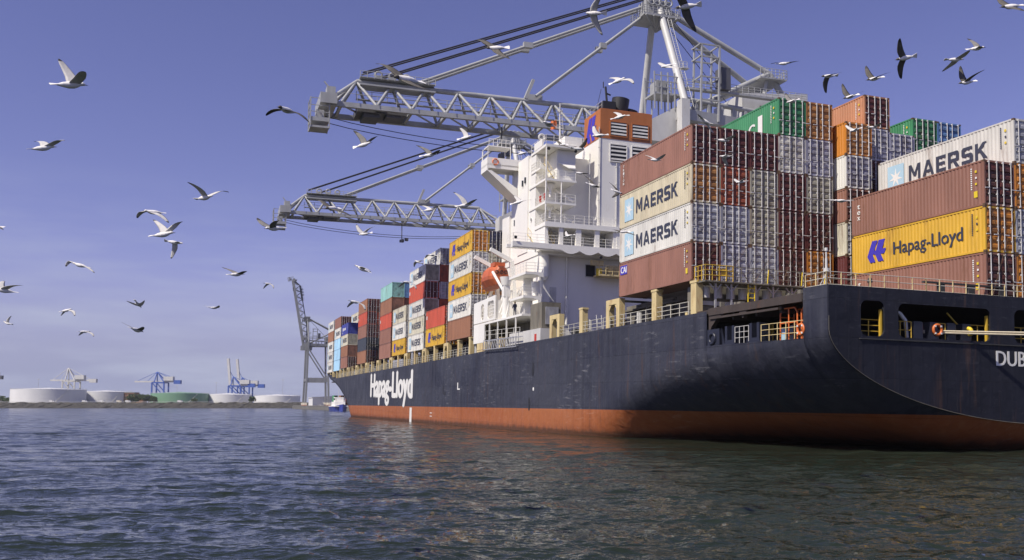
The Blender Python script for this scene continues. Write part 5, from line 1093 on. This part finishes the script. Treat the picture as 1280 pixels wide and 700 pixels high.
for i, (u, w_, h_) in enumerate(((163, 12, 8), (169, 11, 9.5), (175, 13, 10), (181, 11, 8.5), (187, 12, 9), (315.5, 8, 8), (193, 9, 7), (3, 14, 8), (11, 10, 6), (245, 8, 5))):
    bush(u, 1035 + (i % 3) * 14, w_, h_, i, ['leafy green tree beside the brown building', 'second tree from the brown building', 'tallest bushy tree between the tanks', 'fourth tree, left of the green tank', 'tree directly left of the green tank', 'small tree between the two rightmost tanks', 'low tree in front of the green tank', 'tree at the left edge of the shore', 'low bush left of the largest tank', 'low shrub before the green tank\'s dark side'][i])
t = thing('brown_building', 'low brown brick building behind the trees left of the green tank', 'building', (*px(170, 505, 1120)[:2], 6), WORLD)
x, y, _ = px(170, 505, 1120); b = MB(); b.box(x - 14, x + 2, y - 6, y + 8, 5.9, 18.5); b.box(x + 2, x + 12, y - 5, y + 7, 5.9, 15.5); part(b, 'wall', 'brick', t)
b = MB(); b.box(x - 14.4, x + 2.2, y - 6.4, y + 8.4, 18.52, 19.2); b.box(x + 2.21, x + 12.4, y - 5.4, y + 7.4, 15.52, 16); part(b, 'roof', 'concrete', t)
b = MB()
for k in range(6): b.box(x - 13 + k * 2.4, x - 11.8 + k * 2.4, y - 6.05, y - 5.9, 12, 14); b.box(x - 13 + k * 2.4, x - 11.8 + k * 2.4, y - 6.05, y - 5.9, 15.5, 17.3)
part(b, 'window_row', 'glass', t)
for u, hh, lb in ((49, 33, 'thin light pole above the largest white tank'), (271, 28, 'thin light pole behind the fourth tank'), (354, 32, 'thin light pole above the rightmost tank'), (222, 24, 'thin light pole right of the blue far crane')):
    x, y, _ = px(u, 505, 1250); t = thing('light_pole', lb, 'light pole', (x, y, 6), WORLD, 'light poles on the far shore'); b = MB(); b.tube((x, y, 6), (x, y, 6 + hh), .28, 6, .16); part(b, 'pole', 'galv', t); b = MB(); b.box(x - 1.4, x + 1.4, y - .4, y + .4, 6 + hh, 6.5 + hh); part(b, 'lamp_head', 'greywhite', t)
for i, (u, c) in enumerate(((66, 'tankw'), (107, 'tankw'), (129, 'tankw'), (161, 'tankw'), (226, 'tankw'), (150, 'beige'))):
    x, y, _ = px(u, 505, 1020); t = thing('parked_van', ['white van parked below the largest tank', 'white van parked below the seam of two white tanks', 'white van parked below the middle of second tank', 'white van parked at the right end of second tank', 'white van parked before the green tank', 'beige van parked below the second tank'][i], 'van', (x, y, 6), WORLD, 'vans parked along the far shore')
    b = MB(); b.prism([(x - 2.8, y, 6.5), (x + 2.8, y, 6.5), (x + 2.8, y, 7.6), (x + 2.0, y, 8.7), (x - 2.8, y, 8.8)], (0, 2, 0)); part(b, 'body', c, t)
    b = MB()
    for dx in (-1.8, 1.7): b.tube((x + dx, y - .1, 6.45), (x + dx, y + 2.1, 6.45), .45, 10)
    part(b, 'wheel', 'black', t); b = MB(); b.box(x + .9, x + 2.1, y - .03, y + .01, 7.7, 8.4); part(b, 'window', 'glass', t)
mb = MB(); mb.rail([(-900, YS + 9.2, 6), (-230, YS + 9.2, 6)], 1.4, 2, 4, .08); o = mb.build('shore_fence', 'galv', None, (-560, YS + 9, 6), Matrix.Translation((-560, YS + 9, 6))); tag(o, 'low post and rail fence along the far shore bank', 'fence')

# ------------------------------------------------------------------ crew
def person(loc, lean, helmet, label):
    me = bpy.data.meshes.new('person'); 
    V = [(0, 0, .95), (0, 0, 1.2), (0, 0, 1.42), (0, 0, 1.52), (0, 0, 1.62), (0, 0, 1.74), (-.2, 0, 1.4), (-.28, .05, 1.13), (-.2, .25, .95), (.2, 0, 1.4), (.28, .05, 1.13), (.2, .25, .95), (-.1, 0, .9), (-.12, .02, .48), (-.13, 0, .06), (-.13, .16, .03), (.1, 0, .9), (.12, .02, .48), (.13, 0, .06), (.13, .16, .03)]
    E = [(0, 1), (1, 2), (2, 3), (3, 4), (4, 5), (2, 6), (6, 7), (7, 8), (2, 9), (9, 10), (10, 11), (0, 12), (12, 13), (13, 14), (14, 15), (0, 16), (16, 17), (17, 18), (18, 19)]
    rad = [.15, .15, .16, .06, .1, .09, .07, .055, .045, .07, .055, .045, .095, .07, .05, .04, .095, .07, .05, .04]
    me.from_pydata(V, E, []); o = bpy.data.objects.new('person_tmp', me); COL.objects.link(o); sk = o.modifiers.new('s', 'SKIN'); o.modifiers.new('d', 'SUBSURF').levels = 1
    for i, r in enumerate(rad): me.skin_vertices[0].data[i].radius = (r, r)
    me.skin_vertices[0].data[0].use_root = True
    dg = bpy.context.evaluated_depsgraph_get(); m2 = bpy.data.meshes.new_from_object(o.evaluated_get(dg)); bpy.data.objects.remove(o)
    for k in ('overall', 'skin'): m2.materials.append(M[k])
    for p in m2.polygons: p.use_smooth = True; p.material_index = 1 if p.center.z > 1.5 else 0
    q = bpy.data.objects.new('person', m2); COL.objects.link(q); q.matrix_world = SHIP @ Matrix.Translation(loc) @ Matrix.Rotation(lean, 4, 'Z'); tag(q, label, 'person')
    b = MB(); n = 12; vs = [(.135 * math.cos(e) * math.cos(a), .15 * math.cos(e) * math.sin(a), 1.68 + .15 * math.sin(e)) for e in (0, .5, 1.0, 1.4) for a in np.linspace(0, 2 * math.pi, n + 1)[:-1]]
    b.add(vs, [(i * n + j, i * n + (j + 1) % n, (i + 1) * n + (j + 1) % n, (i + 1) * n + j) for i in range(3) for j in range(n)] + [tuple(range(3 * n, 4 * n))], 0, True); w = b.build('helmet', helmet, q)
person((33.5, 99.4, 9.5), 2.2, 'yelmark', 'crew member in dark overalls and yellow helmet on the side roof')

# ------------------------------------------------------------------ gulls
def gull(label, b_, h_, t1, t2, arch=(.05, .05), sgn=1, dark=0.75, span=.52):
    """body, head and wing tips as seen; wings keep their true length, one swings away from the viewer and one towards"""
    B = Vector((b_[0], b_[1])); v1 = Vector((t1[0], t1[1])) - B; v2 = Vector((t2[0], t2[1])) - B; hv = Vector((h_[0], h_[1])) - B
    Lp = max(v1.length, v2.length, hv.length * 2.3); d = 1126 * span * .96 / Lp
    pit = R(4.7569); cp, sp = math.cos(pit), math.sin(pit); k = d / 1126
    def w3(dx, dy, dep): # picture metres (right, down, deep) -> world
        return Vector((dx, dep * cp + dy * sp, dep * sp - dy * cp))
    c = w3((B.x - 640) * k, (B.y - 413.3) * k, d) + Vector((0, 0, CAM_H))
    up = Vector((0, 0, 1))
    def wing(v, s, ln):
        x, y = v.x * k, v.y * k; return w3(x, y, s * math.sqrt(max(0, ln * ln - x * x - y * y)))
    w1 = wing(v1, sgn, span); w2 = wing(v2, -sgn, span)
    hx, hy = hv.x * k, hv.y * k; hl = .175
    if math.hypot(hx, hy) > hl: f_ = hl / math.hypot(hx, hy); hx, hy = hx * f_, hy * f_
    H = w3(hx, hy, 0); wa = (w1 - w2).normalized(); rest = math.sqrt(max(0, hl * hl - hx * hx - hy * hy)); Ha = H + w3(0, 0, rest); Hb = H - w3(0, 0, rest)
    H = Ha if abs(Ha.normalized().dot(wa)) < abs(Hb.normalized().dot(wa)) else Hb
    F = H.normalized(); S = (wa - F * wa.dot(F)).normalized(); U = S.cross(F)
    if U.z < 0: U = -U
    b = MB(); n = 10
    prof = [(-.235, .004, -.012), (-.17, .022, -.012), (-.11, .042, -.006), (-.03, .058, -.006), (.05, .055, -.002), (.10, .042, .008), (.135, .030, .020), (.165, .031, .026), (.19, .022, .022), (.205, .009, .018)]
    vs = [F * x + U * (z + r * .92 * math.sin(a)) + S * (r * math.cos(a)) for x, r, z in prof for a in np.linspace(0, 2 * math.pi, n + 1)[:-1]]
    for i in range(len(prof) - 1):
        b.add(vs[i * n:(i + 2) * n], [(j, (j + 1) % n, n + (j + 1) % n, n + j) for j in range(n)], 1 if (dark > .7 and prof[i][0] > .12) else 0, True)
    p = F * .2 + U * .017; b.tube(p, p + F * .045 - U * .006, .008, 6, .002, 2)
    # tail fan
    b.add([F * -.17 + S * .018 + U * .0, F * -.17 - S * .018, F * -.29 - S * .062 - U * .01, F * -.30 - U * .008, F * -.29 + S * .062 - U * .01, F * -.17 + S * .018 - U * .014, F * -.17 - S * .018 - U * .014, F * -.29 - S * .062 - U * .016, F * -.3 - U * .014, F * -.29 + S * .062 - U * .016], [(0, 1, 2, 3, 4), (9, 8, 7, 6, 5), (0, 4, 9, 5), (2, 1, 6, 7), (3, 2, 7, 8), (4, 3, 8, 9)], 0)
    for w, ar in ((w1, arch[0]), (w2, arch[1])):
        pw = (up - w.normalized() * up.dot(w.normalized())); pw = pw.normalized() if pw.length > .05 else U
        st = [(.04, .16, .0, .0), (.16, .172, .012, .42), (.34, .168, .028, .80), (.5, .148, .022, 1.0), (.66, .122, .006, .93), (.8, .098, -.012, .66), (.92, .068, -.030, .30), (1.0, .024, -.048, 0)]
        n2 = 8; rows = []
        for q, ch, sw, a_ in st:
            c0 = w * q + pw * (ar * a_) + F * (sw + .035); th = max(.003, ch * .085 * (1 - q * .6)); nrm = w.cross(F).normalized()
            rows.append([c0 + F * (ch * (.5 - x)) + nrm * y * th for x, y in ((0, 0), (.12, .9), (.4, 1), (.75, .5), (1, 0), (.75, -.12), (.4, .1), (.12, -.3))])
        for i in range(len(rows) - 1):
            q = st[i][0]; mi = 2 if q >= (.78 if dark > .62 else .9) else (1 if q > .02 else 0)
            b.add(rows[i] + rows[i + 1], [(j, (j + 1) % n2, n2 + (j + 1) % n2, n2 + j) for j in range(n2)], mi, True)
    o = b.build('gull', ['feather', 'wingdark' if dark > .75 else 'wing' if dark > .62 else 'wingpale', 'wingtip'], None, (0, 0, 0), Matrix.Translation(c)); tag(o, label, 'gull', 'gulls flying around the ship')
G = [
 ('gull with one wing raised steeply, highest at upper left', (88.6, 106), (100, 105), (68.6, 70), (118.6, 97.7), (-.02, .05), 1, .6),
 ('white gull gliding at the left, wings in shallow M', (54.3, 185), (65, 184), (32.3, 172.3), (85.7, 177.7), (.05, .06), 1, .4),
 ('white gull with bent wings left of the upper boom tip', (256, 247), (265, 247), (243, 231.4), (283.7, 239), (.03, .07), -1, .4),
 ('gull with drooping wings just above the bright pair', (191.4, 265), (183, 265), (167, 271.4), (212.9, 279.4), (.07, .07), 1, .5),
 ('bright white gull, middle bird of the trio at left', (204.3, 292.9), (216, 292), (185.7, 272.3), (232, 278), (0, .06), 1, .4),
 ('white gull with wing hanging down, lowest of the trio', (217.5, 303), (226, 305), (212, 322.9), (233, 306), (.05, .04), 1, .4),
 ('gull with arched drooping wings at mid left', (100, 331.5), (92, 330), (77.7, 332.5), (120.6, 341.4), (.11, .06), 1, .5),
 ('white gull at the left edge of the sky', (5, 363), (-4, 362), (-8, 350), (32, 357), (.03, .03), 1, .4),
 ('gull mostly beyond the left edge, dark wing tip showing', (-8, 282), (-18, 281), (-26, 274), (11, 288.6), (.04, .04), 1, .7),
 ('small gull with down-curved wings above the low clouds', (83, 388), (90, 387), (71.4, 394.3), (97, 395), (.07, .07), 1, .4),
 ('small gull gliding level, left of the centre sky', (172.9, 380.5), (173.5, 384), (156.3, 376.3), (185.7, 376.3), (0, 0), 1, .5),
 ('gull with long dark left wing above the green tank', (171.4, 412.6), (174, 415), (149.4, 402.9), (187.7, 409), (0, .02), 1, .7),
 ('tiny grey gull with drooping wings near horizon', (105.7, 414.6), (110, 415), (94.3, 419.4), (119.4, 420.6), (.06, .05), 1, .6),
 ('small white gull at the far left above the tanks', (10, 404.5), (6, 404), (1, 401), (15.7, 395), (.02, .04), 1, .4),
 ('gull with long dark wing below the lower boom tip', (295.7, 343), (302, 343), (275.7, 333.7), (312.9, 340), (.01, .03), 1, .7),
 ('small gliding gull over the empty sky left of far crane', (268, 384.7), (272, 385), (253.7, 382), (277.7, 382.3), (.0, .0), 1, .5),
 ('gull at the tip of the lower boom', (342.5, 285.5), (335, 287), (318.5, 271.5), (355.7, 278.6), (0, .05), 1, .7),
 ('dark gull across the lower boom, wings spread diagonally', (415, 260.5), (410, 262), (392.9, 248), (440, 271), (.05, .03), 1, .8),
 ('white gull under the lower boom with V wings', (455.7, 292.5), (449, 294), (444.3, 280), (470, 283.4), (0, .05), 1, .4),
 ('gull with dark head against sky below lower boom', (452.9, 336.3), (444, 333), (441, 331), (465.7, 341), (.03, .06), 1, .6),
 ('tiny white gull above the raised-boom crane', (334.8, 354.5), (338, 355), (328, 360.6), (342.9, 360.6), (.08, .08), 1, .4),
 ('gull with raised dark wing under the upper boom', (454.5, 181), (463, 179), (441.4, 161.4), (475.7, 171.4), (0, .05), 1, .7),
 ('gull with raised dark wing between the two booms', (537, 194), (545, 193.5), (520, 180), (551.4, 191), (.02, .02), 1, .7),
 ('white gull with tall dark wing left of white bridge', (581, 256.8), (588, 256), (567, 239), (597, 251.4), (.02, .03), 1, .6),
 ('white gull perched-looking over lower boom\'s inner stay', (536.5, 262.5), (544, 262), (526.3, 255), (552.9, 258.5), (.02, .06), 1, .5),
 ('small dark-headed gull before the white container stack', (522.5, 327.5), (518, 326), (516.5, 333), (534, 328), (.05, .06), 1, .6),
 ('small gull with arched wings beside the yellow stack', (540, 319), (535, 318.5), (531, 322), (549.5, 321.5), (.07, .06), 1, .5),
 ('gull with arched wings in front of the teal container', (509, 352.6), (513, 353), (497.5, 359), (521, 362), (.09, .07), 1, .5),
 ('gull with M-shaped wings above the forward brown stack', (444, 377.5), (449, 379), (432.3, 384), (457.5, 388), (.10, .08), 1, .5),
 ('largest gull, dark wings spread across the upper boom', (508, 99.5), (495.7, 101), (467, 75.7), (538.6, 121.4), (.06, .0), 1, .8),
 ('brown-winged gull crossing the stay above the boom', (620, 60), (608, 61), (594.3, 47), (636.3, 78.6), (.06, .0), 1, .8),
 ('small white gull with raised wing before the upper boom', (582, 172), (590, 170.5), (574.3, 157), (576, 178), (0, 0), 1, .5),
 ('dark gull left of the upper boom tip, wings outstretched', (358, 137.5), (352, 138), (327, 140), (388, 155), (.03, .06), 1, .8),
 ('white gull with hanging wing between the hoist ropes', (743, 16.5), (734, 15.7), (752.9, 41.4), (752, -2), (.02, .02), 1, .4),
 ('large gull with dark hanging wing at the crane apex', (858, 8), (847, 9.5), (871, 37), (846, -12), (.03, .02), 1, .8),
 ('white gull above the funnel with curved wings', (773, 101), (782, 98), (762.9, 92.3), (790.9, 108), (.02, .06), 1, .5),
 ('gull beside the slim crane leg right of the funnel', (834, 82.5), (826, 85), (824.9, 73.7), (847.7, 89.4), (.03, .02), 1, .6),
 ('gull gliding above the green container, right of crane', (980, 79.4), (988, 79.4), (968, 75.5), (997, 79), (.04, .02), 1, .7),
 ('gull with long wing before the boom and bridge', (686, 155.3), (680, 155.5), (665.7, 137), (701.6, 163.5), (.02, .03), 1, .7),
 ('white gull in front of the orange funnel', (774.5, 146.5), (783, 145), (768.6, 136), (785, 149), (.02, .03), 1, .5),
 ('gull below the blue funnel mark', (748.8, 169.5), (740, 171), (742.9, 154), (759, 172), (.02, .02), 1, .6),
 ('upper gull of two in front of bridge rail', (703, 181), (698, 181.5), (695.5, 173.5), (712, 186), (.03, .02), 1, .8),
 ('lower gull of two in front of bridge rail', (723, 186), (730, 187), (712.5, 179.5), (733.7, 173.5), (.03, .0), 1, .8),
 ('gull before the white casing, upper of a pair', (725, 216.5), (731, 218), (715.5, 211), (735, 218.8), (.03, .01), 1, .8),
 ('gull before the white casing, lower of a pair', (741.5, 232), (748, 235), (731, 218.3), (749, 236.5), (.02, .02), 1, .8),
 ('dark gull at the forward edge of the lettered containers', (772, 240), (777, 242), (762, 227), (764, 249), (.02, .02), 1, .8),
 ('dark gull gliding across the lower lettered container', (779, 289.7), (773, 290), (765, 286.5), (793, 294.5), (.03, .03), 1, .8),
 ('bright white gull in front of the gallery recess', (711.5, 294.7), (706, 296), (708, 287.5), (719, 293.5), (0, 0), 1, .3),
 ('gull at the bridge wing root with pale body', (647.5, 253), (655, 251.5), (642.5, 242.5), (664, 251), (.0, .02), 1, .6),
 ('small grey gull at the base of the wing canopy', (652, 192), (658, 191), (645, 187.5), (664, 192), (.04, .03), 1, .6),
 ('gull on the topmost brown container\'s side', (819, 200), (826, 201), (806, 192), (830, 195), (.02, .02), 1, .6),
 ('upper pale gull before the dark container doors', (904, 175.5), (912, 177), (894, 171), (916, 172), (.02, .02), 1, .5),
 ('middle pale gull before the dark container doors', (906, 195.5), (899, 196), (913, 206), (917, 193), (.0, .0), 1, .5),
 ('lower white gull before the dark container doors', (926.5, 227.5), (920, 229), (921, 221), (934, 223), (.0, .03), 1, .4),
 ('gull with curved wing over the container edge', (881, 151), (875, 148), (893, 166), (869, 146), (.03, .02), 1, .5),
 ('dark gull at the top right corner of the sky', (1263, 8), (1250.5, 10), (1264.5, 23), (1259, -11), (.02, .02), -1, .8),
 ('gull with wings vertical above the stern containers', (1131, 72.5), (1120, 75), (1118.6, 52.3), (1132.9, 94.3), (.02, .02), -1, .8),
 ('gull with one dark wing raised above brown container', (1092.5, 98.5), (1083, 101), (1086.6, 79), (1104, 96), (.01, .01), 1, .8),
 ('gull with dark wing pointing down, right of green container', (1035.7, 95), (1027, 96), (1034.9, 114.5), (1045, 96), (.01, .01), 1, .8),
 ('gull taking off from the pale orange-brown container', (1062.5, 121), (1054, 124), (1055.7, 102.5), (1072, 119), (.01, .01), 1, .8),
 ('pale gull with folded wings at the right', (1194, 74.5), (1204, 75), (1189, 83), (1201, 70), (.02, .02), 1, .5),
 ('gull with raised wing, highest of three at right', (1221, 60.5), (1231, 60), (1217.7, 42.9), (1213, 65), (.01, .01), 1, .7),
 ('gull with V wings below the other two at right', (1208, 103), (1199, 105), (1203.2, 80.6), (1221.6, 92), (.01, .02), 1, .8),
 ('gull in front of the green container doors', (990, 126.5), (983, 129), (985, 113.5), (998, 125), (.01, .01), 1, .7),
 ('white gull before the orange container doors', (1068.6, 162.5), (1062, 165), (1061, 153.5), (1078, 158), (.01, .02), 1, .4),
 ('small white gull before the lavender-grey container doors', (1091, 159), (1097, 159.5), (1083, 160.5), (1098, 156), (.02, .02), 1, .3),
 ('gull gliding level before the dark container columns', (1051, 251), (1044, 251.5), (1031, 249), (1062, 253), (.03, .02), 1, .6),
]
for i, g_ in enumerate(G):
    L_ = max(math.dist(g_[1], g_[3]), math.dist(g_[1], g_[4])); gull(g_[0], g_[1], g_[2], g_[3], g_[4], g_[5], g_[6], g_[7], .52)
hz_b = MB(); hz_b.box(-16800, 16800, -16800, 16800, -9, 125)
hazem = bpy.data.materials.new('haze_air'); hn, hl_ = nodes_of(hazem); hn.remove(hn['Principled BSDF'])
pv = hn.new('ShaderNodeVolumePrincipled'); pv.inputs['Color'].default_value = (.86, .90, 1, 1); pv.inputs['Density'].default_value = 0.00006; hl_.new(pv.outputs[0], hn['Material Output'].inputs['Volume'])
tag(hz_b.build('haze', hazem), kind='stuff')
bpy.context.view_layer.update()
